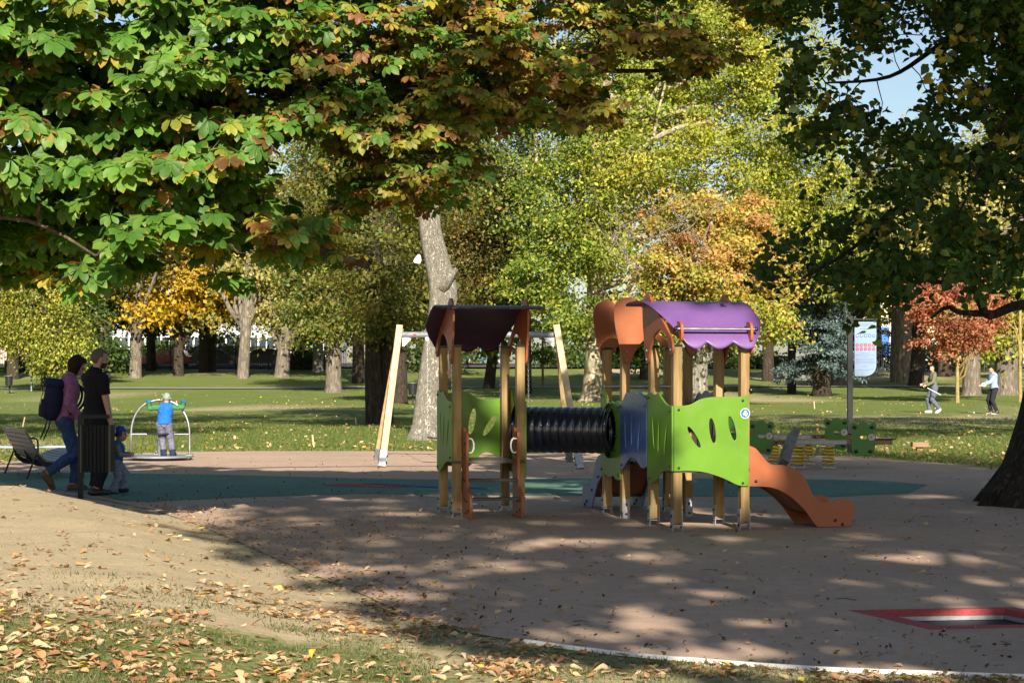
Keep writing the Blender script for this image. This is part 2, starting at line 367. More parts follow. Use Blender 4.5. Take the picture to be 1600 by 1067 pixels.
sand_c = mixc(.5, ramp(gB.outputs['Fac'], [(.3, (.38, .30, .185)), (.7, (.50, .41, .265))]), ramp(gC.outputs['Fac'], [(.3, (.34, .27, .165)), (.7, (.53, .435, .29))]))
# soft threshold so that grass and soil interleave
mth = n.new('ShaderNodeMath'); mth.operation = 'MULTIPLY_ADD'; mth.inputs[1].default_value = .9; l.new(gB.outputs['Fac'], mth.inputs[0])
mth2 = n.new('ShaderNodeMath'); mth2.operation = 'SUBTRACT'; mth2.inputs[1].default_value = .45; l.new(sp.outputs[0], mth2.inputs[0]); l.new(mth2.outputs[0], mth.inputs[2])
dm = n.new('ShaderNodeMapRange'); dm.inputs['From Min'].default_value = .3; dm.inputs['From Max'].default_value = .65; l.new(mth.outputs[0], dm.inputs['Value'])
base = mixc(dm.outputs[0], grass_c, sand_c)
vo = n.new('ShaderNodeTexVoronoi'); vo.inputs['Scale'].default_value = 7; l.new(tc.outputs['Object'], vo.inputs['Vector'])
lt = n.new('ShaderNodeMath'); lt.operation = 'MULTIPLY'; l.new(sp.outputs[1], lt.inputs[0]); lt.inputs[1].default_value = .30
cmp_ = n.new('ShaderNodeMath'); cmp_.operation = 'LESS_THAN'; l.new(vo.outputs['Distance'], cmp_.inputs[0]); l.new(lt.outputs[0], cmp_.inputs[1])
lc = mixc(.6, ramp(gC.outputs['Fac'], [(.3, (.22, .11, .04)), (.7, (.50, .31, .12))]), vo.outputs['Color']); lc = mixc(.25, ramp(gC.outputs['Fac'], [(.3, (.20, .10, .04)), (.7, (.46, .29, .11))]), lc)
fm = n.new('ShaderNodeMath'); fm.operation = 'MULTIPLY'; l.new(cmp_.outputs[0], fm.inputs[0]); fm.inputs[1].default_value = .75
l.new(mixc(fm.outputs[0], base, lc), p.inputs['Base Color']); p.inputs['Roughness'].default_value = .95; p.inputs['Specular IOR Level'].default_value = .1
bn = n.new('ShaderNodeBump'); bn.inputs['Strength'].default_value = .8; bn.inputs['Distance'].default_value = .03
ba = n.new('ShaderNodeMath'); ba.operation = 'ADD'; l.new(gB.outputs['Fac'], ba.inputs[0]); l.new(gC.outputs['Fac'], ba.inputs[1]); l.new(ba.outputs[0], bn.inputs['Height']); l.new(bn.outputs[0], p.inputs['Normal'])
put('ground', me, m, origin=(0, 0, 0), smooth=180, kind='structure')

# ------------------------------------------------------------------ rubber safety surface, painted green band, edging
def rubber(name, c0, c1, c2):
    m, n, l, p = new_mat(name)
    tc = n.new('ShaderNodeTexCoord')
    def nz(sc, d=4, r=.6):
        q = n.new('ShaderNodeTexNoise'); q.inputs['Scale'].default_value = sc; q.inputs['Detail'].default_value = d; q.inputs['Roughness'].default_value = r; l.new(tc.outputs['Object'], q.inputs['Vector']); return q.outputs['Fac']
    a, b_, c = nz(.5, 6), nz(130, 2), nz(7, 6, .75)
    r = n.new('ShaderNodeValToRGB'); e = r.color_ramp.elements; e.new(.5)
    for q, (ps, cc) in zip(e, ((.3, c0), (.5, c1), (.7, c2))): q.position = ps; q.color = cc + (1,)
    l.new(b_, r.inputs[0])
    mr = n.new('ShaderNodeMapRange'); mr.inputs['From Min'].default_value = .3; mr.inputs['From Max'].default_value = .7; mr.inputs['To Min'].default_value = .84; mr.inputs['To Max'].default_value = 1.1; l.new(a, mr.inputs['Value'])
    m2 = n.new('ShaderNodeMapRange'); m2.inputs['From Min'].default_value = .3; m2.inputs['From Max'].default_value = .7; m2.inputs['To Min'].default_value = .86; m2.inputs['To Max'].default_value = 1.1; l.new(c, m2.inputs['Value'])
    st = n.new('ShaderNodeMapRange'); st.inputs['From Min'].default_value = .56; st.inputs['From Max'].default_value = .72; st.inputs['To Min'].default_value = 1; st.inputs['To Max'].default_value = .74; l.new(nz(1.6, 7, .72), st.inputs['Value'])
    m0_ = n.new('ShaderNodeMath'); m0_.operation = 'MULTIPLY'; l.new(mr.outputs[0], m0_.inputs[0]); l.new(st.outputs[0], m0_.inputs[1]); mr = m0_
    mm = n.new('ShaderNodeMath'); mm.operation = 'MULTIPLY'; l.new(mr.outputs[0], mm.inputs[0]); l.new(m2.outputs[0], mm.inputs[1])
    mx = n.new('ShaderNodeMixRGB'); mx.blend_type = 'MULTIPLY'; mx.inputs[0].default_value = 1; l.new(r.outputs[0], mx.inputs[1]); l.new(mm.outputs[0], mx.inputs[2])
    l.new(mx.outputs[0], p.inputs['Base Color']); p.inputs['Roughness'].default_value = .9; p.inputs['Specular IOR Level'].default_value = .25
    bn = n.new('ShaderNodeBump'); bn.inputs['Strength'].default_value = .6; bn.inputs['Distance'].default_value = .006; l.new(b_, bn.inputs['Height']); l.new(bn.outputs[0], p.inputs['Normal'])
    return m
M['rubber'] = rubber('rubber_beige', (.27, .185, .13), (.40, .285, .21), (.50, .39, .31))
M['rubber_green'] = rubber('rubber_green', (.055, .13, .10), (.085, .175, .135), (.135, .235, .185))
M['rubber_red'] = rubber('rubber_red', (.22, .035, .035), (.34, .055, .055), (.42, .10, .09))
M['rubber_blue'] = rubber('rubber_blue', (.04, .08, .26), (.06, .12, .34), (.10, .18, .42))
TA, TB = V((2.44, 11.20, 0)), V((2.115, 12.12, 0)); TU = V((1.09, .16, 0))     # trampoline border: near-left, far-left corner, side vector
tramp_out = [TA, TA + TU, TB + TU, TB]
def inset(q, t): 
    c = sum(q, V((0, 0, 0))) / len(q); return [p_ + (c - p_).normalized() * t for p_ in q]
tramp_in = inset(tramp_out, .15)
def sheet(name, pts, zc, m, holes=(), kind='structure', parent=None):
    b = bmesh.new(); ed = []
    for lp in [pts] + list(holes):
        vs = [b.verts.new((q[0], q[1], zc)) for q in lp]; ed += [b.edges.new((vs[i], vs[(i + 1) % len(vs)])) for i in range(len(vs))]
    bmesh.ops.triangle_fill(b, use_beauty=True, use_dissolve=False, edges=ed)
    for f in b.faces:
        f.normal_update()
        if f.normal.z < 0: f.normal_flip()
    me = bpy.data.meshes.new(name); b.to_mesh(me); b.free()
    o = put(name, me, m, parent)
    if kind: o['kind'] = kind
    return o
sheet('rubber_playground_surface', RUB, .006, M['rubber'], [tramp_out])
band = [(-90, 746), (0, 739), (100, 739), (200, 740), (330, 742), (450, 745), (560, 748), (700, 750), (900, 748), (1200, 748), (1380, 752), (1450, 758), (1420, 771), (1300, 777), (1000, 776), (700, 774), (560, 772), (400, 777), (300, 781), (230, 785), (193, 783), (150, 775), (60, 763)]
sheet('green_rubber_band', [gpt(*q) for q in band], .010, M['rubber_green'])
sheet('red_rubber_stripe', [gpt(*q) for q in spline([(503, 759), (530, 757), (560, 757.2), (600, 759.5), (640, 762.5), (600, 762.8), (555, 761)], 4, True)], .014, M['rubber_red'])
sheet('blue_rubber_stripe', [gpt(*q) for q in [(562, 756.6), (600, 756.9), (650, 759.2), (700, 762), (760, 763.5), (760, 765), (690, 763.5), (645, 761.3), (604, 758.5)]], .018, M['rubber_blue'])
ev = [gpt(*q) for q in spline(EDGE[13:], 8)]; eb = B()
vs = []
for i, q in enumerate(ev):
    t = (ev[min(i + 1, len(ev) - 1)] - ev[max(i - 1, 0)]).normalized(); nn = V((-t.y, t.x, 0))
    wv = .008 + .008 * float(vnoise(np.array([i * .45]), np.array([.3]), 4)[0])
    vs.append([eb.b.verts.new(q + nn * s_ + V((0, 0, z_))) for s_, z_ in ((-wv, -.05), (-wv, .022), (wv, .02), (wv, -.05))])
for q0, q1 in zip(vs, vs[1:]):
    for k in range(3): eb.b.faces.new((q0[k], q0[k + 1], q1[k + 1], q1[k]))
eb.put('white_edging_strip', M['white_paint'], kind='structure')
# gravel path through the far lawn
pv = []; 
for xx in np.linspace(-75, 75, 120):
    yc = 118 + 4 * math.sin(xx * .035 + .5) - .03 * xx; pv.append(((xx, yc - 1.3), (xx, yc + 1.3)))
pw = np.array([q for pr in pv for q in pr]); pz = ground_z(pw) + .05
ix = np.arange(len(pw)).reshape(-1, 2); pf = np.stack([ix[:-1, 0], ix[1:, 0], ix[1:, 1], ix[:-1, 1]], 1)
put('gravel_path', arr_mesh('gravel_path', np.column_stack([pw, pz]), pf), mat('gravel', (.22, .205, .18), .95, .15, 30, .4, 80), kind='structure')

# ------------------------------------------------------------------ foliage and tree builders
PAL = {
 'yellowgreen': [((.32, .34, .05), 4), ((.22, .27, .04), 4), ((.40, .37, .06), 3), ((.13, .18, .028), 2), ((.46, .37, .06), 1)],
 'green': [((.11, .18, .028), 4), ((.17, .24, .038), 3), ((.07, .12, .02), 3), ((.28, .29, .05), 1.5)],
 'deep': [((.04, .075, .014), 4), ((.06, .10, .018), 3), ((.10, .12, .02), 1)],
 'olive': [((.12, .13, .025), 4), ((.17, .15, .028), 3), ((.075, .09, .016), 3), ((.28, .20, .035), 1)],
 'olivebrown': [((.12, .11, .025), 4), ((.20, .14, .03), 3), ((.075, .08, .016), 3), ((.30, .17, .035), 1)],
 'gold': [((.46, .30, .018), 4), ((.55, .38, .03), 3), ((.30, .22, .02), 2), ((.18, .17, .025), 1)],
 'paleyellow': [((.42, .36, .13), 3), ((.32, .30, .08), 3), ((.20, .21, .05), 3), ((.50, .44, .20), 1)],
 'orange': [((.44, .25, .085), 3), ((.46, .35, .085), 4), ((.40, .19, .09), 1.5), ((.28, .29, .05), 4)],
 'red': [((.36, .135, .075), 4), ((.42, .20, .09), 3), ((.28, .09, .06), 3), ((.30, .24, .06), 1)],
 'spruce': [((.09, .135, .135), 4), ((.06, .095, .09), 4), ((.14, .195, .195), 2), ((.035, .06, .05), 3)],
 'linden': [((.038, .085, .012), 5), ((.055, .11, .016), 4), ((.10, .15, .02), 1.2), ((.30, .25, .03), .35)],
}
def pal_pick(name, nn):
    P_ = PAL[name]; wts = np.array([q[1] for q in P_], float); k = rng.choice(len(P_), nn, p=wts / wts.sum())
    return np.array([q[0] for q in P_])[k]
def unit(a): return a / (np.linalg.norm(a, axis=-1, keepdims=True) + 1e-9)
def leaf_cloud(pts, out, size, cols, droop=.3, aspect=.62, sun_bias=.25):
    """kite-shaped folded leaves, one per point"""
    N = len(pts); nrm = unit(out * .45 + rng.normal(0, .6, (N, 3)) + np.array([0, 0, .45]) + np.array([-SD.x, -SD.y, .3]) * sun_bias)
    ax = rng.normal(0, 1, (N, 3)); ax[:, 2] -= droop * 2; ax += out * .6
    ax = unit(ax - nrm * (ax * nrm).sum(1, keepdims=True)); bx = np.cross(nrm, ax)
    sz = (size * rng.uniform(.6, 1.25, N))[:, None]
    v0 = pts; v2 = pts + ax * sz; mid = pts + ax * sz * .45 + nrm * sz * .07
    v1 = mid + bx * sz * aspect * .5; v3 = mid - bx * sz * aspect * .5
    vv = np.stack([v0, v1, v2, v3], 1).reshape(-1, 3); ff = np.arange(N * 4).reshape(-1, 4)
    j = rng.uniform(.72, 1.3, (N, 1)); cc = np.repeat(np.clip(cols * j, 0, 1), 4, 0)
    return vv, ff, cc
def crown_pts(ells, n, clump, flat=.5, shell=.45, per=110):
    """leaf positions: clumps spread through ellipsoids (cx,cy,cz,rx,ry,rz)"""
    E_ = np.array([e[:6] for e in ells], float); vol = (E_[:, 3] * E_[:, 5]) ** 1.0; nc = max(6, n // per)
    k = rng.choice(len(E_), nc, p=vol / vol.sum()); d = unit(rng.normal(0, 1, (nc, 3)))
    r = (shell ** 3 + (1 - shell ** 3) * rng.random(nc)) ** (1 / 3.0) * (1 + .2 * rng.normal(0, 1, nc))
    c = E_[k, :3] + d * E_[k, 3:6] * r[:, None]
    q = rng.integers(0, nc, n); rel = rng.normal(0, 1, (n, 3)) * clump * np.array([1, 1, flat]) * rng.uniform(.5, 1.2, nc)[q][:, None]
    rel[:, 2] -= .25 * clump * (rel[:, 0] ** 2 + rel[:, 1] ** 2) / clump ** 2 * .5
    return c[q] + rel, unit(c[q] - E_[k[q], :3] + rel * .4), c, q
def limb(b, p0, p1, r0, r1, sag=.0, n=5, seg=6, wob=.08):
    p0, p1 = V(p0), V(p1); L = (p1 - p0).length
    pts = [p0.lerp(p1, t) + V((random.uniform(-1, 1), random.uniform(-1, 1), random.uniform(-.6, .6))) * L * wob * math.sin(math.pi * t) + V((0, 0, sag * L * math.sin(math.pi * t))) for t in [i / (n - 1) for i in range(n)]]
    b.tube(pts, [r0 + (r1 - r0) * i / (n - 1) for i in range(n)], seg); return pts
def tree(name, label, base, trunk, rads, ells, n, leaf, clump, pal, bark, cat='tree', group=None, limbs=10, lt=.55, cull=None, flat=.5, lm='leaf_thin', per=110, seg=12, droop=.3, shell=.45, mix=None, aspect=.62):
    bx_, by_ = base; bz = gz(bx_, by_)
    root = thing(name, label, cat, (bx_, by_, bz), group)
    b = B(); pts = spline([(bx_ + dx, by_ + dy, bz - .15 + z_) for dx, dy, z_ in trunk], 3); rr = np.interp(np.linspace(0, 1, len(pts)), np.linspace(0, 1, len(rads)), rads)
    b.tube(pts, list(rr), seg)
    P_, out, cs, q = crown_pts(ells, n, clump, flat, shell, per)
    lc_ = cs if cull is None else cs[cull(cs)]
    for i in range(limbs):
        t = pts[random.randint(int(len(pts) * lt), len(pts) - 1)]; c = lc_[random.randint(0, len(lc_) - 1)]
        limb(b, t, c, rads[-1] * .7, .02 + rads[-1] * .08, sag=-.05)
    b.put('trunk', M[bark], root, smooth=180, origin=(bx_, by_, bz))
    cols = pal_pick(pal, len(cs))[q] * .72 * rng.uniform(.78, 1.2, len(cs))[q][:, None] + pal_pick(pal, n) * .28
    if mix is not None:
        mk = mix(P_); cols = np.where(mk[0][:, None], pal_pick(mk[1], n), cols)
    if cull is not None:
        k = cull(P_); P_, out, cols = P_[k], out[k], cols[k]
    vv, ff, cc = leaf_cloud(P_, out, leaf, cols, droop, aspect)
    o = put('crown', arr_mesh('crown', vv, ff, cc), M[lm], root, kind='stuff')
    return root
def E(px, py, rx, ry, D, dd=0, rd=None):
    s = D / F; c = at(px, py, D); return (c.x, c.y + dd, c.z, rx * s, (rd if rd else rx * .8) * s, ry * s)
def bx(px, D): return ((px - CX) / F * D, D)
# ------------------------------------------------------------------ trees of the park (left to right)
STR = [(0, 0, 0), (.03, 0, .6), (0, .05, 2.2), (.05, 0, 4.5), (0, 0, 7)]
def trunkpath(h, lean=0, fl=.5): return [(0, 0, 0), (lean * .05, 0, fl), (lean * .4, 0, h * .4), (lean, 0, h)]
def rd(r, fl=1.5): return [r * fl, r * 1.08, r * .95, r * .8]
far_group = None
tree('pale_trunk_tree', 'tall tree with smooth pale grey trunk and sprays of yellow leaves low on the trunk', bx(211, 138), trunkpath(9, .3), rd(.42), [E(210, 330, 110, 130, 138), E(215, 487, 34, 13, 138, -1.2), E(232, 470, 16, 26, 138, -1)], 9000, .36, .9, 'olive', 'bark_grey', mix=lambda P_: (P_[:, 2] < 7.2, 'gold'))
tree('golden_tree', 'golden yellow tree standing in front of the parked cars', bx(279, 142), trunkpath(8), rd(.36), [E(290, 425, 82, 70, 141), E(300, 365, 70, 50, 141), E(330, 480, 40, 25, 141)], 13000, .38, .9, 'gold', 'bark_dark')
tree('leaning_tree', 'slim grey tree leaning slightly right beside the dark parked car', bx(379, 137), trunkpath(8.5, .55), rd(.40, 1.4), [E(385, 400, 70, 80, 138), E(350, 300, 80, 90, 138)], 8000, .36, .9, 'paleyellow', 'bark_grey')
tree('forked_tree', 'short thick brown tree with low forking limbs and pale yellow crown', bx(440, 139), trunkpath(6, .5), rd(.5, 1.5), [E(455, 420, 65, 90, 140), E(430, 340, 60, 80, 140), E(440, 500, 45, 25, 140)], 11000, .36, .9, 'paleyellow', 'bark_grey')
tree('pale_stump_tree', 'short pale trunk under dark foliage beside the blue car', bx(497, 150), trunkpath(7), rd(.4, 1.6), [E(500, 500, 40, 40, 150)], 2600, .4, .8, 'deep', 'bark_pale')
tree('ash_tree', 'straight grey trunk with drooping olive green crown on the sunny lawn', bx(521, 111), trunkpath(9), rd(.44, 1.7), [E(500, 450, 70, 70, 111), E(530, 380, 80, 90, 111), E(480, 330, 70, 90, 111), E(520, 500, 50, 30, 111, -1)], 26000, .23, .65, 'olive', 'bark_grey', mix=lambda P_: (rng.random(len(P_)) < .35, 'green'))
tree('dark_maple', 'dark twin stemmed tree standing in shade left of the swing', bx(590, 58), [(0, 0, 0), (-.1, 0, .5), (-.15, 0, 2.5), (-.1, 0, 5), (-.3, 0, 9)], [.42, .27, .23, .22, .18], [E(600, 470, 45, 45, 57), E(585, 405, 55, 45, 56.5), E(612, 510, 30, 26, 57), E(560, 330, 110, 130, 60), E(600, 230, 150, 150, 60), E(640, 420, 50, 60, 61), E(560, 440, 40, 40, 60)], 26000, .15, .45, 'olive', 'bark_dark', limbs=12, lt=.8)
b = B(); q0 = bx(602, 58.3); b.tube(spline([(q0[0], q0[1], -.1), (q0[0] + .02, q0[1], 2), (q0[0] + .1, q0[1], 5), (q0[0] + .35, q0[1], 9)], 4), list(np.linspace(.26, .18, 13)), 10)
b.put('second_stem', M['bark_dark'], bpy.data.objects['dark_maple'], smooth=180)
X0 = bx(670, 44)
tree('sycamore', 'big pale grey sycamore with leaning scaly trunk just behind the swing', X0, [(0, 0, 0), (.02, 0, .5), (.10, 0, 1.6), (.28, 0, 2.9), (.33, 0, 3.6), (.17, .05, 4.3), (.03, 0, 5.0), (-.06, 0, 6.2), (-.3, 0, 8.5)], [.62, .40, .335, .31, .325, .285, .25, .24, .17], [E(650, 190, 120, 130, 45), E(720, 120, 120, 120, 46), E(560, 160, 100, 110, 45), E(690, 290, 60, 40, 46)], 24000, .13, .42, 'olive', 'bark_pale', limbs=10, lt=.88, seg=20, mix=lambda P_: (rng.random(len(P_)) < .35, 'green'))
syc = bpy.data.objects['sycamore']; b = B(); c = at(712, 428, 43.7); b.tube([c + V((-.3, .1, -.35)), c + V((-.08, 0, 0)), c + V((.02, -.03, .12))], [.16, .08, .05], 10); b.put('branch_stub', M['bark_pale'], syc, smooth=180)
b = B(); c = at(652, 405, 43.6); b.plate(spline([(-.09, -.06), (.05, -.1), (.09, -.02), (.06, .1), (0, .09)], 3, True), .05, lambda a, b_, t: c + V((a, t, b_))); b.put('bracket_fungus', M['white_plastic'], syc, bevel=.01)
tree('small_dark_tree', 'small dark leaning tree seen under the left tower roof', bx(764, 118), trunkpath(5, .5), rd(.33, 1.3), [E(765, 500, 70, 45, 118), E(780, 440, 90, 60, 118)], 9000, .3, .75, 'yellowgreen', 'bark_dark', mix=lambda P_: (rng.random(len(P_)) < .4, 'green'))
tree('brown_tinged_tree', 'olive and brown tinged tree rising behind the left tower', bx(822, 108), trunkpath(8), rd(.3, 1.3), [E(740, 410, 90, 90, 108), E(770, 320, 90, 80, 108), E(800, 270, 70, 60, 108)], 30000, .20, .6, 'olivebrown', 'bark_dark')
tree('young_pale_sapling', 'slender pale sapling right of the small dark tree', bx(848, 121), trunkpath(4), [.09, .08, .07, .06], [E(848, 545, 18, 18, 121)], 500, .24, .4, 'green', 'bark_grey', limbs=4)
tree('plane_tree', 'huge plane tree with mottled bark and bright yellow green crown behind the orange roof', bx(928, 94), [(0, 0, 0), (0, 0, .7), (.1, 0, 3), (.15, 0, 7), (.4, 0, 11), (1, 0, 15)], [1.0, .58, .48, .46, .40, .25], [E(1010, 90, 190, 130, 96), E(1160, 60, 130, 140, 97), E(880, 330, 95, 120, 94), E(860, 430, 70, 70, 93), E(1010, 230, 130, 110, 97), E(1180, 190, 110, 110, 97), E(900, 180, 120, 120, 97), E(1260, 280, 80, 110, 98), E(880, 510, 75, 30, 92.5), E(1080, -30, 150, 110, 97), E(1200, -20, 70, 120, 99), E(1100, 300, 110, 70, 96), E(1300, 400, 50, 60, 99), E(900, 20, 120, 90, 98), E(1050, 20, 120, 80, 100), E(985, 245, 55, 45, 90.5, 0, 20), E(1065, 215, 60, 38, 90.5, 0, 20), E(938, 330, 40, 80, 91, 0, 20), E(945, 200, 38, 50, 91, 0, 20)], 165000, .205, .6, 'yellowgreen', 'bark_plane', limbs=26, per=170, mix=lambda P_: ((P_[:, 0] < 4.0 + 2.5 * rng.normal(0, .6, len(P_))) & (rng.random(len(P_)) < .6), 'green'))
b = B(); pl = bpy.data.objects['plane_tree']
for pts, r0, r1 in [([(935, 330), (938, 270), (940, 200), (950, 120)], .42, .2), ([(940, 275), (985, 255), (1010, 225), (1060, 200), (1110, 190)], .2, .08), ([(1010, 285), (1030, 260), (1060, 245), (1100, 250)], .2, .08), ([(938, 260), (915, 200), (890, 140)], .2, .08)]:
    pp = spline([at(x, y, 92.6) for x, y in pts], 4); b.tube(pp, list(np.linspace(r0, r1, len(pp))), 8)
b.put('limb', M['bark_plane'], pl, smooth=180)
tree('orange_maple', 'orange and yellow tinted tree directly behind the purple roof', bx(1092, 86), trunkpath(7), rd(.40, 1.2), [E(1130, 440, 105, 80, 86), E(1050, 430, 60, 60, 86), E(1170, 380, 60, 80, 87), E(1080, 350, 60, 60, 87), E(1180, 500, 70, 45, 85), E(1010, 480, 40, 40, 86)], 38000, .19, .42, 'orange', 'bark_ivy', limbs=18, shell=.5, per=120, mix=lambda P_: ((P_[:, 2] < 5.2 + rng.normal(0, .8, len(P_))) & (rng.random(len(P_)) < .8), 'yellowgreen'))
# bare thin twigs in the middle of the maple
b = B()
for i in range(34):
    c = at(random.uniform(950, 1120), random.uniform(330, 420), 84.2); limb(b, c, c + V((random.uniform(-2.2, 2.2), random.uniform(-.3, .3), random.uniform(.4, 2.0))), .035, .012, seg=4, n=4, wob=.15)
b.put('bare_twigs', M['bark_grey'], bpy.data.objects['orange_maple'], kind='stuff')
def spruce(name, label, px, D, topy, boty, halfw, n, trunkr):
    x, y = bx(px, D); bz = gz(x, y); root = thing(name, label, 'tree', (x, y, bz)); zt = at(px, topy, D).z; zb = at(px, boty, D).z; hw = halfw * D / F
    b = B(); b.tube([(x, y, bz - .1), (x, y, bz + .5), (x, y, zb + 1), (x, y, zt)], [trunkr * 1.3, trunkr, trunkr * .9, .04], 10)
    P_ = []; O_ = []
    nb = 110
    for i in range(nb):
        t = (i + random.random()) / nb; zz = zb + (zt - zb) * t; L = hw * (1 - t) ** .8 * random.uniform(.75, 1.1) + .2; az = random.uniform(0, 2 * math.pi); d = V((math.cos(az), math.sin(az), 0))
        p0 = V((x, y, zz + L * .1)); p1 = p0 + d * L + V((0, 0, -.22 * L)); b.tube([p0, p0.lerp(p1, .5) + V((0, 0, .04 * L)), p1], [.04, .03, .012], 4)
        m_ = int(n / nb * (.35 + 1.3 * (1 - t)))
        tt = rng.random(m_) ** .6; base = np.array(p0) + (np.array(p1) - np.array(p0)) * tt[:, None]
        sp_ = rng.normal(0, 1, (m_, 3)) * np.array([.22, .22, .10]) * (.4 + L * .25); P_.append(base + sp_); O_.append(np.tile(np.array([d.x, d.y, -.2]), (m_, 1)))
    b.put('trunk', M['bark_dark'], root, smooth=180, origin=(x, y, bz))
    P_ = np.vstack(P_); O_ = unit(np.vstack(O_)); vv, ff, cc = leaf_cloud(P_, O_, .24, pal_pick('spruce', len(P_)), .3, .35)
    put('crown', arr_mesh('crown', vv, ff, cc), M['needle'], root, kind='stuff'); return root
spruce('blue_spruce', 'blue grey spruce with thick dark trunk left of the information board', 1284, 104, 330, 588, 66, 16000, .48)
spruce('blue_spruce', 'smaller blue grey spruce half hidden behind the information board', 1374, 150, 440, 596, 40, 7000, .3)
tree('thin_dark_tree', 'thin dark trunk between the orange maple and the blue spruce', bx(1237, 108), trunkpath(6), rd(.24, 1.2), [E(1245, 420, 40, 60, 109)], 2500, .28, .6, 'olive', 'bark_dark', limbs=4)
tree('pale_bole_tree', 'short pale trunk just right of the thick dark spruce trunk', bx(1311, 124), trunkpath(7), rd(.5, 1.2), [E(1310, 380, 70, 80, 126)], 5000, .33, .8, 'olive', 'bark_grey', limbs=5)
tree('twin_oak', 'broad grey trunk between the board and the jogger in green', bx(1408, 130), trunkpath(10), rd(.72, 1.2), [E(1420, 400, 70, 80, 131), E(1400, 300, 90, 100, 131)], 12000, .34, .9, 'olive', 'bark_grey', limbs=8)
tree('leaning_dark_tree', 'dark leaning trunk right behind the jogger in the olive sweater', bx(1431, 122), trunkpath(8, .6), rd(.46, 1.5), [E(1450, 390, 50, 70, 123)], 5000, .32, .8, 'olivebrown', 'bark_dark', limbs=6)
tree('far_dark_tree', 'dark straight trunk standing before the far right railings', bx(1476, 140), trunkpath(8), rd(.5, 1.2), [E(1480, 380, 60, 70, 141)], 5000, .34, .8, 'olive', 'bark_dark', limbs=6)
tree('red_maple', 'young maple with brick red leaves on a thin yellowish trunk', bx(1496, 91), trunkpath(4.2), [.12, .09, .085, .07], [E(1495, 490, 58, 45, 91), E(1460, 465, 34, 30, 91), E(1530, 515, 38, 28, 91), E(1455, 530, 30, 14, 91), E(1495, 540, 45, 14, 91), E(1510, 450, 45, 28, 91), E(1550, 480, 26, 30, 91)], 15000, .165, .36, 'red', 'bark_yellow', limbs=14, seg=10)
tree('lawn_oak', 'stout pale brown trunk rising behind the red maple', bx(1518, 106), trunkpath(10), rd(.48, 1.6), [E(1520, 330, 110, 100, 108), E(1580, 280, 80, 100, 108), E(1440, 340, 60, 60, 108)], 20000, .29, .8, 'paleyellow', 'bark_grey', limbs=10)
tree('hollow_oak', 'broad trunk with a dark hollow behind the jogger in light blue', bx(1573, 107), trunkpath(9), rd(.62, 1.5), [E(1575, 510, 45, 45, 107), E(1600, 470, 50, 50, 107)], 8500, .28, .7, 'yellowgreen', 'bark_grey', limbs=10)
tree('yellow_sapling', 'slender yellow barked sapling at the right edge of the lawn', bx(1594, 92), trunkpath(4.5), [.11, .09, .08, .07], [E(1600, 440, 45, 30, 92)], 2500, .2, .45, 'yellowgreen', 'bark_yellow', limbs=6)
tree('weeping_tree', 'yellow green weeping tree with foliage nearly touching the lawn at far left', bx(72, 112), trunkpath(6), rd(.3, 1.2), [E(75, 520, 55, 45, 112), E(95, 555, 42, 26, 111), E(30, 500, 50, 35, 113), E(60, 450, 60, 40, 113)], 26000, .20, .5, 'yellowgreen', 'bark_dark', flat=1.1, droop=1.2, mix=lambda P_: (rng.random(len(P_)) < .35, 'olive'))
tree('yew_tree', 'dark bushy evergreen behind the heads of the couple', bx(165, 128), trunkpath(4), rd(.3, 1.2), [E(150, 530, 22, 40, 128), E(165, 562, 18, 24, 128), E(130, 480, 36, 40, 130)], 6500, .28, .7, 'deep', 'bark_dark')
tree('far_left_tree', 'olive tree at the far left edge behind the chestnut leaves', bx(20, 135), trunkpath(9), rd(.4), [E(20, 420, 90, 70, 136), E(120, 400, 70, 60, 138), E(-60, 450, 80, 80, 136)], 10000, .36, .9, 'olivebrown', 'bark_dark')
tree('ivy_clad_tree', 'dark slim trunk behind the weeping tree at the far left', bx(133, 140), trunkpath(8), rd(.3), [E(140, 360, 70, 70, 141)], 4000, .36, .9, 'olive', 'bark_grey', limbs=5)
for i, (px, D, r, ell, pal, lb) in enumerate([
    (318, 149, .35, [(330, 492, 42, 26), (340, 450, 50, 40)], 'deep', 'dark leaved tree shading the black parked car'),
    (236, 152, .35, [(238, 490, 36, 26), (180, 470, 40, 40)], 'deep', 'dark leaved tree shading the red parked car'),
    (466, 155, .35, [(470, 480, 50, 36)], 'olive', 'olive tree shading the blue parked car'),
    (330, 150, .35, [(340, 330, 80, 90)], 'olive', 'olive crowned tree between golden tree and leaning tree'),
    (560, 128, .4, [(570, 470, 50, 50), (545, 330, 90, 90)], 'green', 'green crowned tree in shade behind the swing leg'),
    (622, 90, .42, [(625, 450, 40, 40)], 'olive', 'pale footed tree close behind the left swing leg'),
    (700, 140, .4, [(720, 520, 40, 30), (690, 300, 90, 90)], 'olivebrown', 'brownish tree behind the sycamore trunk'),
    (1010, 135, .45, [(1000, 520, 60, 50), (960, 520, 40, 40)], 'green', 'green tree seen between the two play towers'),
    (1200, 132, .4, [(1215, 440, 60, 90), (1220, 330, 70, 80)], 'yellowgreen', 'yellow green tree behind right end of purple roof'),
    (1340, 140, .4, [(1340, 380, 70, 80), (1330, 470, 40, 50)], 'yellowgreen', 'yellow green tree behind the information board'),
    (1640, 130, .5, [(1620, 420, 80, 90), (1600, 300, 90, 90)], 'olive', 'olive tree at the far right edge')]):
    tree('park_tree', lb, bx(px, D), trunkpath(8), rd(r, 1.3), [E(a_, b_, c_, d_, D + 1) for a_, b_, c_, d_ in ell], 9000, .33, .85, pal, 'bark_dark', limbs=6)
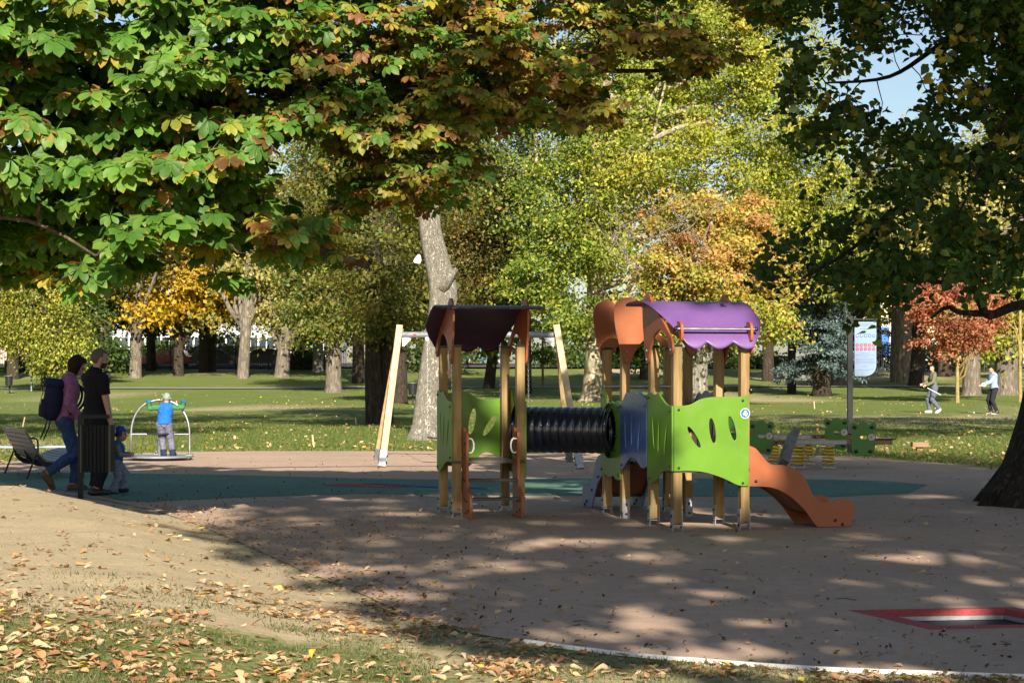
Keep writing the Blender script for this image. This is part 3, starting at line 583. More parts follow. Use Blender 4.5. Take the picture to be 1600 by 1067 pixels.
# the wood that closes the view beyond the street
ells = []
for i in range(46):
    D = random.uniform(205, 240); px = -260 + i * 48 + random.uniform(-20, 20)
    if 1310 < px < 1500: hgt = random.uniform(9, 12)
    else: hgt = random.uniform(20, 32)
    c = (px - CX) / F * D; ells.append((c, D, hgt * .5 + 1, 4.5, 3.5, hgt * .5))
nl = 42000; P_, out, cs, q = crown_pts(ells, nl, 1.6, .6, .5)
cols = np.where(rng.random((len(cs), 1)) < .4, pal_pick('olive', len(cs)), np.where(rng.random((len(cs), 1)) < .5, pal_pick('deep', len(cs)), pal_pick('yellowgreen', len(cs))))[q]
vv, ff, cc = leaf_cloud(P_, out, .85, cols, .3)
tag(put('far_wood', arr_mesh('far_wood', vv, ff, cc), M['leaf_thin'], kind='stuff'), 'mixed olive and yellow autumn wood closing the view beyond the street', 'wood')

# ------------------------------------------------------------------ shade: what the sun reaches on the playground
def G2(L): return np.array([tuple(gpt(*q))[:2] for q in L])
def HIT(L): return np.array([(x + SD.x * z_ / TE, y + SD.y * z_ / TE) for x, y, z_ in L])
LIT_POLY = [G2([(-400, 790), (60, 786), (230, 805), (380, 872), (440, 905), (610, 965), (760, 1012), (1000, 1040), (1080, 1067), (1080, 1400), (-400, 1400)]),
            G2([(200, 704), (300, 700), (560, 700), (760, 700), (760, 748), (690, 762), (540, 755), (420, 735), (200, 724)]),
            G2([(760, 700), (1120, 700), (1100, 730), (1000, 722), (760, 735)]),
            HIT([(1.3, 18.1, .3), (2.6, 18.25, .3), (2.6, 18.3, 1.35), (2.45, 18.9, 2.3), (1.15, 18.8, 2.3), (1.3, 18.1, 1.3)]),
            HIT([(1.0, 19.8, 1.75), (1.75, 19.9, 1.75), (1.75, 19.9, 2.35), (1.0, 19.8, 2.35)]),
            np.array([(-12, 18.5), (-2.8, 18.5), (-2.9, 24), (-3.6, 30), (-12, 33)])]
SPOT = [(1285, 908, 85, 9), (1300, 944, 105, 10), (1470, 873, 80, 9), (1540, 905, 60, 9), (1390, 866, 60, 8), (905, 846, 120, 7), (950, 985, 130, 13), (1110, 1016, 150, 14), (790, 882, 70, 8), (1585, 935, 40, 9), (1180, 893, 60, 7), (1090, 925, 60, 9), (690, 875, 50, 6), (1120, 842, 60, 6), (1330, 838, 50, 5), (760, 838, 50, 4), (640, 803, 40, 3), (470, 810, 30, 3), (590, 792, 30, 2.5), (350, 765, 35, 3), (1450, 776, 60, 3), (1250, 800, 40, 4), (1010, 965, 70, 10), (870, 1000, 60, 9), (1480, 955, 50, 8), (1030, 905, 60, 7), (1180, 975, 60, 9), (580, 850, 40, 4), (700, 915, 50, 7)]
def lit_mask(P_):
    """True where a leaf must be missing because the photograph shows sun where its shadow would fall"""
    s = P_[:, 2] / TE; hx = P_[:, 0] + SD.x * s; hy = P_[:, 1] + SD.y * s; hp = np.stack([hx, hy], 1)
    hyc = np.clip(hy, 1, None); px = CX + F * hx / hyc; py = HY + F * H / hyc
    wob = .35 * (vnoise(hx * 1.8, hy * 1.8, 21) - .5); hp2 = hp + np.stack([wob, wob], 1)
    lit = np.zeros(len(P_), bool)
    for pg in LIT_POLY: lit |= inside(hp2, pg)
    for cx_, cy_, a_, b_ in SPOT: lit |= (((px - cx_) / a_) ** 2 + ((py - cy_) / b_) ** 2) < 1 + 1.2 * (vnoise(hx * 2.6, hy * 2.6, 22) - .5)
    nz = vnoise(hx * 1.15 + 40, hy * 1.15 + 40, 23) * .6 + vnoise(hx * 3.1, hy * 3.1, 24) * .4
    part = (hx > -4.5) & (hx < 1.5) & (hy > 23.5) & (hy < 31)
    return lit | (part & (nz > .50)) | ((nz > .66) & ~((px > 1130) & (py < 800)))
def shade_tree(label, base, h, r, ells, n):  # unseen tree behind the camera, added for shade; leaves culled where sun lands
    tree('plane_tree', label, base, [(0, 0, 0), (0, 0, .6), (.1, 0, h * .3), (.2, 0, h * .7)], [r * 1.5, r, r * .9, r * .6], ells, n, .27, .8, 'green', 'bark_plane', group=None, limbs=3, per=46, cull=lambda P_: ~lit_mask(P_), shell=.2)
shade_tree('unseen tall tree added behind the viewer with crown shaped to shade the playground', (4.5, -5), 18, .45, [(2.2, -4, 8.5, 4.5, 3, 3.2), (5, -4, 11.5, 5, 3, 4), (6, -4.5, 16, 6, 3.5, 4.5), (1.5, -4, 14.5, 4, 3, 4)], 38000)
shade_tree('second unseen tall tree added behind the viewer with crown shaped to shade the right trunk', (11.5, -6), 22, .5, [(9.5, -5.5, 12, 5, 3, 4.5), (10.5, -6, 18, 6, 3.5, 5), (14, -6, 14, 5, 3, 5), (9, -6, 20, 5, 3, 4)], 28000)

for (cx_, cy_, lb_) in ((-14, 37, 'tall lime standing left of the view, its high crown shading the lawn behind the bench'), (15.5, 35, 'tall lime standing right of the view, its high crown shading the lawn by the seesaw')):
    sg_ = 1 if cx_ > 0 else -1
    tree('lime_tree', lb_, (cx_, cy_), [(0, 0, 0), (0, 0, .6), (.1, 0, 5), (0, 0, 11)], [.6, .42, .36, .25], [(cx_ - sg_ * 3, cy_ + 1, 14, 6, 4, 3.6), (cx_ - sg_ * 7, cy_ + 2, 14.5, 4, 3.5, 2.2), (cx_ - sg_ * 6.5, cy_ - 4, 11.6, 3, 3, 1.5), (cx_ + sg_ * 2, cy_, 12.5, 5, 4, 4), (cx_ - sg_ * 5, cy_ - 6, 10.6, 5, 2.5, 1.5)], 15000, .30, .7, 'green', 'bark_grey', limbs=10)

for px, D, rx, ry, lb_ in ((158, 148, 30, 16, 'dark green shrub behind the railing left of the red car'), (480, 156, 26, 18, 'dark shrub beside the blue parked car'), (60, 150, 40, 20, 'dark shrub in front of the far left railing'), (690, 150, 50, 22, 'dark shrubs seen past the sycamore trunk'), (905, 160, 70, 24, 'dark shrubbery between the two towers'), (1170, 158, 60, 26, 'dark shrubbery under the orange maple'), (1500, 152, 70, 24, 'dark shrubs along the right railings'), (350, 168, 60, 26, 'dark shrub behind the black parked car'), (250, 168, 40, 22, 'dark shrub behind the red parked car')):
    py = HY - F * (float(g_far(D)) - H) / D
    tree('shrub', lb_, bx(px, D), [(0, 0, 0), (0, 0, .4), (.05, 0, .8)], [.12, .1, .08], [E(px, py - ry * .7, rx, ry, D)], 4200, .3, .55, 'deep', 'bark_dark', cat='shrub', limbs=5)
# ------------------------------------------------------------------ play structure: three little towers, tunnel, bridge, two slides
root = thing('play_structure', 'toddler play tower unit with purple roofs green panels black tunnel and orange slide', 'play structure', (.9, 19.5, 0))
SZ = .68
class Tower:
    def __init__(s, px, D, ang):
        s.o = V(((px - CX) / F * D, D, 0)); a = R(ang); s.u = V((math.cos(a), math.sin(a), 0)); s.v = V((-math.sin(a), math.cos(a), 0))
    def __call__(s, u, v, z): return s.o + s.u * u + s.v * v + V((0, 0, z))
    def rot(s): return Matrix((s.u, s.v, V((0, 0, 1)))).transposed()
T1, T2, T3 = Tower(713.5, 20.0, 13.8), Tower(1057, 18.2, 14.4), Tower(976.5, 19.85, 13.0)
def bolt(b, p, n, r=.013):
    n = V(n).normalized(); q = n.to_track_quat('Z', 'Y').to_matrix(); b.ball(V(p) + n * .004, r, (1, 1, .75), q, 8)
def post(T, u, v, top=1.76, cap=True, feet='u'):
    po = put('post', B().box(T(u, v, (top + .07) / 2), (.088, .088, top - .07), T.rot()).mesh('post'), M['post_wood'], root, bevel=.008)
    b = B(); ax = T.u if feet == 'u' else T.v
    for s_ in (-1, 1):
        c = T(u, v, .10) + ax * s_ * .0475; sz = (.006, .075, .21) if feet == 'u' else (.075, .006, .21); b.box(c, sz, T.rot())
    b.box(T(u, v, .062), (.10, .075, .010) if feet == 'u' else (.075, .10, .010), T.rot()); b.put('foot_bracket', M['galv'], po)
    b = B()
    for s_ in (-1, 1):
        for zz in (.05, .15): bolt(b, T(u, v, zz) + ax * s_ * .051, ax * s_)
    b.put('bolt', M['bolt'], po, smooth=180)
    if cap: B().box(T(u, v, top + .012), (.094, .094, .022), T.rot()).put('post_cap', M['bolt'], po, bevel=.005)
for T in (T1, T2, T3):
    for u, v in ((0, 0), (SZ, 0), (0, SZ), (SZ, SZ)): post(T, u, v, 1.775 if T is T1 else 1.75, feet='v' if (T is T3 and v == 0) else 'u')
# floors
for T in (T1, T2, T3): put('floor', B().box(T(SZ / 2, SZ / 2, .575), (SZ + .09, SZ + .09, .035), T.rot()).mesh('floor'), M['floor_board'], root, bevel=.004)
bridge_len = (T2(0, SZ, 0) - T3(0, 0, 0)).length
c = (T2(SZ / 2, SZ, .575) + T3(SZ / 2, 0, .575)) / 2; put('bridge_floor', B().box(c, (SZ - .12, bridge_len - .12, .03), T3.rot()).mesh('bridge_floor'), M['floor_board'], root, bevel=.004)

# wavy side panels -------------------------------------------------------
def prof(W, hl, hr, bl, br):
    """outline of a board W wide: wavy top from height hl to hr, swung lower edge from bl to br"""
    top = spline([(0, hl), (W * .2, hl + .005), (W * .38, hl + .035 + (hr - hl) * .3), (W * .60, hr - .015), (W * .80, hr - .02), (W, hr)], 5)
    bot = spline([(W, br), (W * .86, br + .01), (W * .66, br + .055 + (bl - br) * .15), (W * .42, bl - .015), (W * .2, bl + .002), (0, bl)], 5)
    return top + bot
def prof2(W, hl, hr, bl, br):                       # scalloped top for the narrow side boards
    top = spline([(0, hl), (W * .12, hl + .015), (W * .3, hl - .01), (W * .45, hl + .005), (W * .62, hl - .05), (W * .8, hr + .01), (W, hr)], 5)
    bot = spline([(W, br), (W * .8, br - .004), (W * .55, br - .03), (W * .35, bl + .03), (W * .18, bl - .005), (0, bl)], 5)
    return top + bot
def panel(T, p0, d, nrm, outline, holes, m, name='side_panel', th=.019, bolts=()):
    fn = lambda a, b_, t: p0 + d * a + V((0, 0, b_)) + nrm * t
    o = B().plate(outline, th, fn, holes).put(name, m, root, bevel=.004)
    if bolts:
        b = B()
        for a, z_ in bolts: bolt(b, fn(a, z_, th), nrm)
        b.put('bolt', M['bolt'], o, smooth=180)
    return o
W = .735
holesF = [ellipse((.20, .895), .118, .026, R(-58)), ellipse((.385, .955), .122, .030, R(-82)), ellipse((.585, .975), .120, .030, R(104))]
bF = [(.045, 1.155), (.69, 1.24), (.045, .605), (.69, .455)]
o = panel(T2, T2(-.047, -.048, 0), T2.u, -T2.v, prof(W + .015, 1.195, 1.292, .575, .425), holesF, M['green'], bolts=bF)
# round blue sticker with a white figure
b = B(); c = T2(.667, -.0665, 1.118); b.cyl(c, c - T2.v * .0015, .049, n=28); st = b.put('sticker', M['white_plastic'], o)
b = B(); b.cyl(c - T2.v * .0015, c - T2.v * .003, .043, n=28); b.put('sticker_disc', M['blue_print'], st) if False else b.put('sticker_disc', M['blue_print'], o)
b = B(); cc_ = c - T2.v * .0045
for dx, dz, r_ in ((.0, .016, .012), (-.012, -.006, .011), (.008, -.014, .013), (.018, .0, .006)): b.cyl(cc_ + T2.u * dx + V((0, 0, dz)), cc_ + T2.u * dx + V((0, 0, dz)) - T2.v * .001, r_, n=12); cc_ = cc_ - T2.v * .0005
b.put('sticker_figure', M['white_plastic'], o)
slits = [ellipse((.20, .93), .16, .026, R(-82)), ellipse((.36, .90), .16, .026, R(-97)), ellipse((.56, .87), .15, .026, R(-108))]
# left face of the front tower (runs from its rear post to its front post)
panel(T2, T2(-.046, SZ + .005, 0), -T2.v, -T2.u, prof2(W, 1.30, 1.19, .435, .575), slits, M['green'], bolts=[(.05, 1.26), (.69, 1.15), (.05, .47), (.69, .62)])
# left tower: left face, back face
panel(T1, T1(-.046, SZ + .03, 0), -T1.v, -T1.u, prof2(W, 1.305, 1.20, .46, .58), slits, M['green'], bolts=[(.05, 1.27), (.69, 1.15), (.05, .50), (.69, .62)])
panel(T1, T1(-.03, SZ + .046, 0), T1.u, T1.v, prof(W, 1.285, 1.235, .50, .60), [ellipse((.36, .98), .145, .036, R(80)), ellipse((.56, .94), .14, .034, R(57))], M['green'], bolts=[(.05, 1.2), (.69, 1.18)])
# boards with a round opening that carry the tunnel
tc1 = T1(SZ + .046, SZ / 2, .90); tc3 = T3(-.046, SZ / 2, .90)
for T, u0, nn in ((T1, SZ + .046, T1.u), (T3, -.046, -T3.u)):
    p0 = T(u0, -.03, 0); o = panel(T, p0, T.v, nn, prof2(W, 1.20, 1.30, .40, .44), [ellipse((.37, .90), .225, .225, 0, 28)], M['green'], 'tunnel_panel')
    b = B()
    for k in range(10):
        a = 2 * math.pi * k / 10 + .2; bolt(b, p0 + T.v * (.37 + .268 * math.cos(a)) + V((0, 0, .90 + .268 * math.sin(a))) + nn * .03, nn, .015)
    for a_, z_ in ((.05, 1.15), (.69, 1.26), (.05, .45), (.69, .48)): bolt(b, p0 + T.v * a_ + V((0, 0, z_)) + nn * .019, nn)
    b.put('bolt', M['bolt'], o, smooth=180)
# corrugated tunnel
ax = tc3 - tc1; L = ax.length; d = ax.normalized(); sx = d.cross(V((0, 0, 1))).normalized(); up = sx.cross(d)
nr, ns = 12, 28; vs, fs = [], []; prof_t = []
for k in range(nr * 8 + 1):
    t = k / (nr * 8); ph = (t * nr) % 1.0; rr_ = .222 + .018 * (1 - abs(2 * ph - 1) ** 4)
    prof_t.append((t, rr_))
for t, rr_ in prof_t:
    for j in range(ns):
        a = 2 * math.pi * j / ns; vs.append(tc1 + d * (L * t) + (sx * math.cos(a) + up * math.sin(a)) * rr_)
for i in range(len(prof_t) - 1):
    for j in range(ns): fs.append((i * ns + j, i * ns + (j + 1) % ns, (i + 1) * ns + (j + 1) % ns, (i + 1) * ns + j))
o = put('tunnel', arr_mesh('tunnel', [tuple(q) for q in vs], np.array(fs)), M['black_plastic'], root, smooth=180)
so = o.modifiers.new('wall', 'SOLIDIFY'); so.thickness = .006
for e_, s_ in ((tc1, 1), (tc3, -1)):
    b = B()
    rg = [[b.b.verts.new(e_ + d * (s_ * t) + (sx * math.cos(a) + up * math.sin(a)) * r_) for a in [2 * math.pi * j / ns for j in range(ns)]] for t, r_ in ((.021, .215), (.021, .292), (.033, .292), (.036, .245))]
    for q0, q1 in zip(rg, rg[1:]):
        for j in range(ns): b.b.faces.new((q0[j], q0[(j + 1) % ns], q1[(j + 1) % ns], q1[j]))
    b.put('tunnel_flange', M['black_plastic'], root, smooth=40)
# blue bridge boards
for u_, nn in ((-.046, -1), (SZ + .027, 1)):
    pA, pB = T3(u_, -.0, 0), T2(u_, SZ + .0, 0); dd = (pB - pA); Lb = dd.length; dd.normalize(); nrm = V((dd.y, -dd.x, 0)) * (1 if nn < 0 else 1)
    nrm = nrm if nrm.dot(T3.u * nn) > 0 else -nrm
    sh = [ellipse((Lb * .24, .90), .17, .026, R(-84)), ellipse((Lb * .47, .95), .17, .026, R(-92)), ellipse((Lb * .72, .87), .15, .026, R(-106))]
    top = spline([(0.03, 1.19), (Lb * .12, 1.215), (Lb * .25, 1.30), (Lb * .36, 1.285), (Lb * .48, 1.325), (Lb * .62, 1.30), (Lb * .75, 1.315), (Lb * .88, 1.25), (Lb - .03, 1.22)], 4)
    bot = spline([(Lb - .03, .58), (Lb * .8, .56), (Lb * .62, .63), (Lb * .42, .645), (Lb * .25, .58), (Lb * .12, .51), (.03, .52)], 4)
    pp0 = pA if nn < 0 else pA
    panel(T3, pp0, dd, nrm, top + bot, sh, M['blue'], 'bridge_panel', bolts=[(.07, 1.16), (.10, .56), (Lb - .08, 1.18)])
# roof brackets and roofs --------------------------------------------------
BR = [(-.137, 2.11), (-.125, 2.19), (-.07, 2.255), (0, 2.28), (.08, 2.26), (.15, 2.185), (.30, 2.095), (.48, 2.0), (.62, 1.905), (.735, 1.815), (.765, 1.72), (.72, 1.675), (.665, 1.71), (.62, 1.80), (.52, 1.895), (.38, 1.92), (.245, 1.877), (.16, 1.82), (.09, 1.72), (.05, 1.635), (0, 1.595), (-.045, 1.64), (-.08, 1.78), (-.12, 1.95)]
def bracket(fn, nrm):
    o = B().plate(spline(BR, 4, True), .022, lambda a, b_, t: fn(a, b_) + nrm * t).put('roof_bracket', M['orange'], root, bevel=.005)
    b = B()
    for a, z_ in ((0, 1.635), (.005, 1.72), (.715, 1.72)):
        bolt(b, fn(a, z_) + nrm * .022, nrm, .012); bolt(b, fn(a, z_), -nrm, .012)
    b.put('bolt', M['galv'], o, smooth=180)
for u0 in (-.070, SZ + .048):
    bracket(lambda a, z_, u0=u0: T1(u0, a, z_), T1.u); bracket(lambda a, z_, u0=u0: T2(u0, SZ - a, z_), T2.u)
for v0 in (-.070, SZ + .048): bracket(lambda a, z_, v0=v0: T3(a, v0, z_), T3.v)
PR = spline([(-.235, 2.165), (-.12, 2.195), (.05, 2.20), (.2, 2.165), (.36, 2.095), (.52, 2.012), (.66, 1.925), (.76, 1.83), (.80, 1.73)], 5)
PRL = np.concatenate([[0], np.cumsum([math.dist(PR[i], PR[i + 1]) for i in range(len(PR) - 1)])]); PRT = PRL / PRL[-1]
def roof(fn):
    nu, nm = 56, 44; vs = []
    for j in range(nm + 1):
        for i in range(nu + 1):
            q = i / nu * 2 - 1
            tmax = 1 - .055 * (1 - abs(math.cos(q * math.pi * 1.5 - .3))) * (1 if abs(q) < .9 else .6)
            tmax -= .25 * max(0, abs(q) - .86) ** 1.5 / .14 ** 1.5 * .5
            t = (j / nm) * tmax; hw = float(.55 - .12 * sstep(.62, 1.0, np.array(t))) if q > 0 else .60 - .27 * t ** .9
            if t < .06: hw -= .03 * (1 - t / .06) ** 2
            a = float(np.interp(t, PRT, [p_[0] for p_ in PR])); z_ = float(np.interp(t, PRT, [p_[1] for p_ in PR])); vs.append(tuple(fn(float(SZ / 2 + .02 + q * hw), a, z_)))
    ix = np.arange((nu + 1) * (nm + 1)).reshape(nm + 1, nu + 1); f = np.stack([ix[:-1, :-1], ix[:-1, 1:], ix[1:, 1:], ix[1:, :-1]], -1).reshape(-1, 4)
    o = put('roof', arr_mesh('roof', vs, f), M['purple'], root, smooth=180); s_ = o.modifiers.new('board', 'SOLIDIFY'); s_.thickness = .013; s_.offset = 0
    return o
r1 = roof(lambda u, a, z_: T1(SZ - u, a, z_)); r1.data.materials[0] = M['purple_shade']; r1['label'] = 'purple roof sheet of the left tower with underside shade put into its colour'; r2 = roof(lambda u, a, z_: T2(u, SZ - a, z_))
# steel bar on the front roof with two orange lugs
for T, sgn in ((T2, 1),):
    A_, B_ = T(-.045, -.105, 1.918), T(SZ + .085, -.105, 1.918)
    b = B(); b.cyl(A_, B_, .014, n=14); bar = b.put('roof_bar', M['steel'], root, smooth=50)
    b = B(); b.ball(A_, .021, (1, 1, 1)); b.ball(B_, .021); b.put('bar_end', M['bolt'], bar, smooth=180)
    b = B(); b.ball((A_ + B_) / 2 - T.v * .012, .012); b.put('bar_bolt', M['galv'], bar, smooth=180)
    for u in (.01, SZ + .03):
        lug = [(-.175, 1.985), (-.115, 1.99), (-.075, 1.95), (-.062, 1.88), (-.075, 1.80), (-.095, 1.79), (-.12, 1.86)]
        lug = [(-.02, 1.985), (-.09, 1.985), (-.128, 1.955), (-.14, 1.90), (-.135, 1.83), (-.115, 1.805), (-.085, 1.83), (-.05, 1.90)]
        B().plate(spline(lug, 4, True), .026, lambda a, z_, t, u=u: T(u - .013 + t, a, z_)).put('bar_lug', M['orange'], root, bevel=.004)
# grab rails seen through the towers
b = B(); A_, B_ = T3(-.05, SZ + .0, 1.36), T3(SZ + .08, SZ, 1.36); b.cyl(A_ - T3.v * .06, B_ - T3.v * .06, .016, n=12); b.put('grab_rail', M['steel'], root, smooth=50)
b = B(); A_, B_ = T2(SZ, -.03, 1.335), T2(SZ, SZ + .03, 1.335); A_ += T2.u * .06; B_ += T2.u * .06; b.cyl(A_, B_, .017, n=12); q = b.put('grab_rail', M['dark_metal'], root, smooth=50)
b = B(); b.ball(A_, .032); b.ball(B_, .032); b.put('rail_end', M['bolt'], q, smooth=180)
# ladder on the left tower -------------------------------------------------
LAD = spline([(0.03, .86), (.015, .925), (-.03, .935), (-.06, .895), (-.10, .885), (-.15, .905), (-.185, .87), (-.19, .70), (-.185, .50), (-.20, .38), (-.23, .31), (-.29, .275), (-.345, .22), (-.37, .12), (-.36, 0.012)], 4) + [(.03, .012), (.03, .4)]
for u0 in (.052, SZ - .085):
    o = B().plate(LAD, .028, lambda a, z_, t, u0=u0: T1(u0 + t, a - .045, z_)).put('ladder_side', M['orange'], root, bevel=.008)
    b = B()
    for a, z_ in ((-.12, .77), (-.115, .66), (-.05, .40), (-.125, .39), (-.13, .20), (-.20, .18), (-.175, .06), (-.28, .09)):
        bolt(b, T1(u0, a - .045, z_), -T1.u, .012); bolt(b, T1(u0 + .028, a - .045, z_), T1.u, .012)
    b.put('bolt', M['bolt'], o, smooth=180)
    side = 1 if u0 < .3 else -1; e_ = T1(u0 + (.028 if side > 0 else 0), 0, 0)
    hp = [T1(u0 + (.028 if side > 0 else 0) + side * x, -.19, z_) for x, z_ in ((0, .82), (.035, .822), (.055, .79), (.06, .75), (.055, .71), (.035, .678), (0, .68))]
    b = B(); b.tube(spline([tuple(h) for h in hp], 4), .0095, 8); b.put('ladder_handle', M['white_plastic'], o, smooth=180)
for z_, v_ in ((.395, -.19), (.205, -.27)):
    put('ladder_step', B().box(T1(SZ / 2 - .005, v_, z_), (SZ - .165, .17, .026), T1.rot()).mesh('step'), M['floor_board'], root, bevel=.005)
# slides ------------------------------------------------------------------
def inv(px, py, A, d):
    k = (px - CX) / F; t = (k * A.y - A.x) / (d.x - k * d.y); D = A.y + t * d.y; return (t, H - (py - HY) / F * D)
SA = T2(SZ + .045, .05, 0)
up_ = [(1170, 696), (1180.5, 700.5), (1190.6, 712), (1199, 721.6), (1207.5, 726), (1221, 726), (1234.5, 729), (1248, 736.7), (1258, 747.7), (1265, 763), (1270, 773), (1280, 782), (1290, 785), (1298.5, 785), (1307, 780.6), (1317, 778.6), (1327, 781.4), (1334, 790), (1335, 800), (1332, 812), (1329, 826)]
dn_ = [(1276.6, 826.5), (1270, 815), (1258, 798), (1241, 780.6), (1224, 769), (1207.5, 762), (1190.6, 760), (1170, 759.5)]
UPo = [inv(*q, SA, T2.u) for q in up_]; DNo = [inv(*q, SA, T2.u) for q in dn_]; UPo[-1] = (UPo[-1][0], .012); DNo[0] = (DNo[0][0], .012)
def slide(p0, d, lat, wd, m, mc, bolts=True):
    ol = spline(UPo, 3) + spline(DNo, 3)
    for k, (s0) in enumerate((0.0, wd)):
        o = B().plate(ol, .02, lambda a, z_, t, s0=s0: p0 + d * a + lat * (s0 + t - .01) + V((0, 0, z_))).put('slide_side', m, root, bevel=.004)
        b = B()
        for a, z_ in [inv(1180.5, 751.5, SA, T2.u), inv(1304.5, 812.5, SA, T2.u), inv(1315.5, 818.5, SA, T2.u)] + ([(.45, .37), (.70, .21)] if not bolts else []):
            bolt(b, p0 + d * a + lat * (s0 - .01) + V((0, 0, z_)), -lat, .016); bolt(b, p0 + d * a + lat * (s0 + .01) + V((0, 0, z_)), lat, .016)
        b.put('bolt', M['bolt'], o, smooth=180)
    cp = [(a, z_ + .035) for a, z_ in spline(DNo, 3)][::-1]
    e0 = cp[-1]; cp = [(-.03, .585)] + [q for q in cp if q[0] > 0.02]; cp = [q for q in cp if q[1] > .16] + [(DNo[1][0] + .01, .15), (DNo[0][0] + .06, .125), (UPo[-1][0] - .03, .12)]
    vs = []
    for a, z_ in cp: vs += [tuple(p0 + d * a + lat * .011 + V((0, 0, z_))), tuple(p0 + d * a + lat * (wd - .011) + V((0, 0, z_)))]
    ix = np.arange(len(vs)).reshape(-1, 2); f = np.stack([ix[:-1, 0], ix[1:, 0], ix[1:, 1], ix[:-1, 1]], 1)
    o = put('slide_chute', arr_mesh('slide_chute', vs, f), mc, root, smooth=180); s_ = o.modifiers.new('board', 'SOLIDIFY'); s_.thickness = .012
slide(SA, T2.u, T2.v, SZ - .12, M['orange'], M['chute'])
slide(T3(.05, SZ + .045, 0), T3.v, T3.u, SZ - .1, M['blue_grey'], M['chute'], False)

# ------------------------------------------------------------------ swing
sw = thing('swing', 'two seat swing with pale timber A frame legs and steel crossbar', 'swing', (-.6, 31.6, 0))
tl, tr = at(629, 523, 31.7), at(866, 523, 31.0)
def leg(top, foot, tophead):
    f = V(foot); dvec = (V(top) - f).normalized(); tt = V(top) + dvec * tophead
    o = put('leg', B().beam(f + dvec * .2, tt, .105, .105, V((0, 1, 0))).mesh('leg'), M['pale_wood'], sw, bevel=.008)
    b = B(); b.beam(f, f + dvec * .42, .118, .012, V((0, 1, 0))) if False else None
    b = B()
    fr = V((1, 0, 0)); fw = dvec.cross(fr).normalized()
    for s_ in (-1, 1): b.beam(f + fw * s_ * .058, f + dvec * .28 + fw * s_ * .058, .11, .01, fw)
    b.beam(f + dvec * .02 - fw * .06, f + dvec * .02 + fw * .06, .11, .01)
    o2 = b.put('foot_bracket', M['galv'], o)
    b = B()
    for k in (.08, .2):
        for s_ in (-1, 1): bolt(b, f + dvec * k + fr * s_ * .056, fr * s_, .018)
    b.put('bolt', M['bolt'], o, smooth=180)
lf, lb_, rf, rb = gpt(597, 730), gpt(589, 719), gpt(907, 733), gpt(890, 722)
leg(tl + V((-.06, -.07, 0)), lf, .16); leg(tl + V((-.06, .07, 0)), lb_, .10); leg(tr + V((.06, -.07, 0)), rf, .16); leg(tr + V((.06, .07, 0)), rb, .10)
b = B(); b.cyl(tl - V((.0, 0, 0)), tr, .05, n=18); cb = b.put('crossbar', M['galv'], sw, smooth=50)
b = B(); c = tl + (tr - tl) * .12; c = at(651, 523, 31.65); b.tube([c + V((-.05, -.051, 0)), c + V((.05, -.051, 0))], .018, 6); b.put('red_label', M['red_print'], cb)
for e_, s_ in ((tl, 1), (tr, -1)):
    b = B(); b.plate([(0, -.05), (.16, -.05), (.03, -.19), (0, -.19)], .012, lambda a, z_, t: e_ + V((s_ * a, -.03 + t, z_))).put('bracket', M['white_paint'], sw)
def chain(p0, p1, par):
    d = V(p1) - V(p0); n_ = int(d.length / .042); b = B(); dn = d.normalized(); x1 = V((1, 0, 0)); y1 = dn.cross(x1)
    for k in range(n_):
        c = V(p0) + dn * (k + .5) * .042; s_ = x1 if k % 2 else y1
        ring = [c + dn * (.027 * math.cos(a)) + s_ * (.012 * math.sin(a)) for a in [2 * math.pi * j / 8 for j in range(9)]]; b.tube(ring, .0038, 4, cap=False)
    return b.put('chain', M['steel'], par, smooth=180, kind='stuff')
for px0, px1 in ((668, 707), (782.5, 826)):
    D = 31.5; s0, s1 = at(px0, 683, D), at(px1, 683, D); b = B(); rows = []
    for t in np.linspace(0, 1, 7):
        c = s0.lerp(s1, t) + V((0, 0, -.05 * math.sin(math.pi * t) * .4)); rows.append([b.b.verts.new(c + V((0, y_, z_))) for y_, z_ in ((-.09, -.012), (-.09, .012), (.09, .012), (.09, -.012))])
    for q0, q1 in zip(rows, rows[1:]):
        for k in range(4): b.b.faces.new((q0[k], q0[(k + 1) % 4], q1[(k + 1) % 4], q1[k]))
    b.b.faces.new(rows[0]); b.b.faces.new(rows[-1][::-1]); st = b.put('seat', M['bolt'], sw, smooth=40)
    for s_, px in ((s0, px0), (s1, px1)):
        t_ = (px - 629) / (866 - 629.0); tp_ = tl + (tr - tl) * t_ + V((0, 0, -.09)); chain(tp_, s_ + V((0, 0, .01)), sw)
        b = B(); b.cyl(tp_ + V((0, 0, .10)), tp_ + V((0, 0, -.01)), .028, n=10); b.ball(tp_ + V((0, 0, .03)), .035); b.put('hanger', M['white_paint'] if px == 668 else M['galv'], sw, smooth=60)

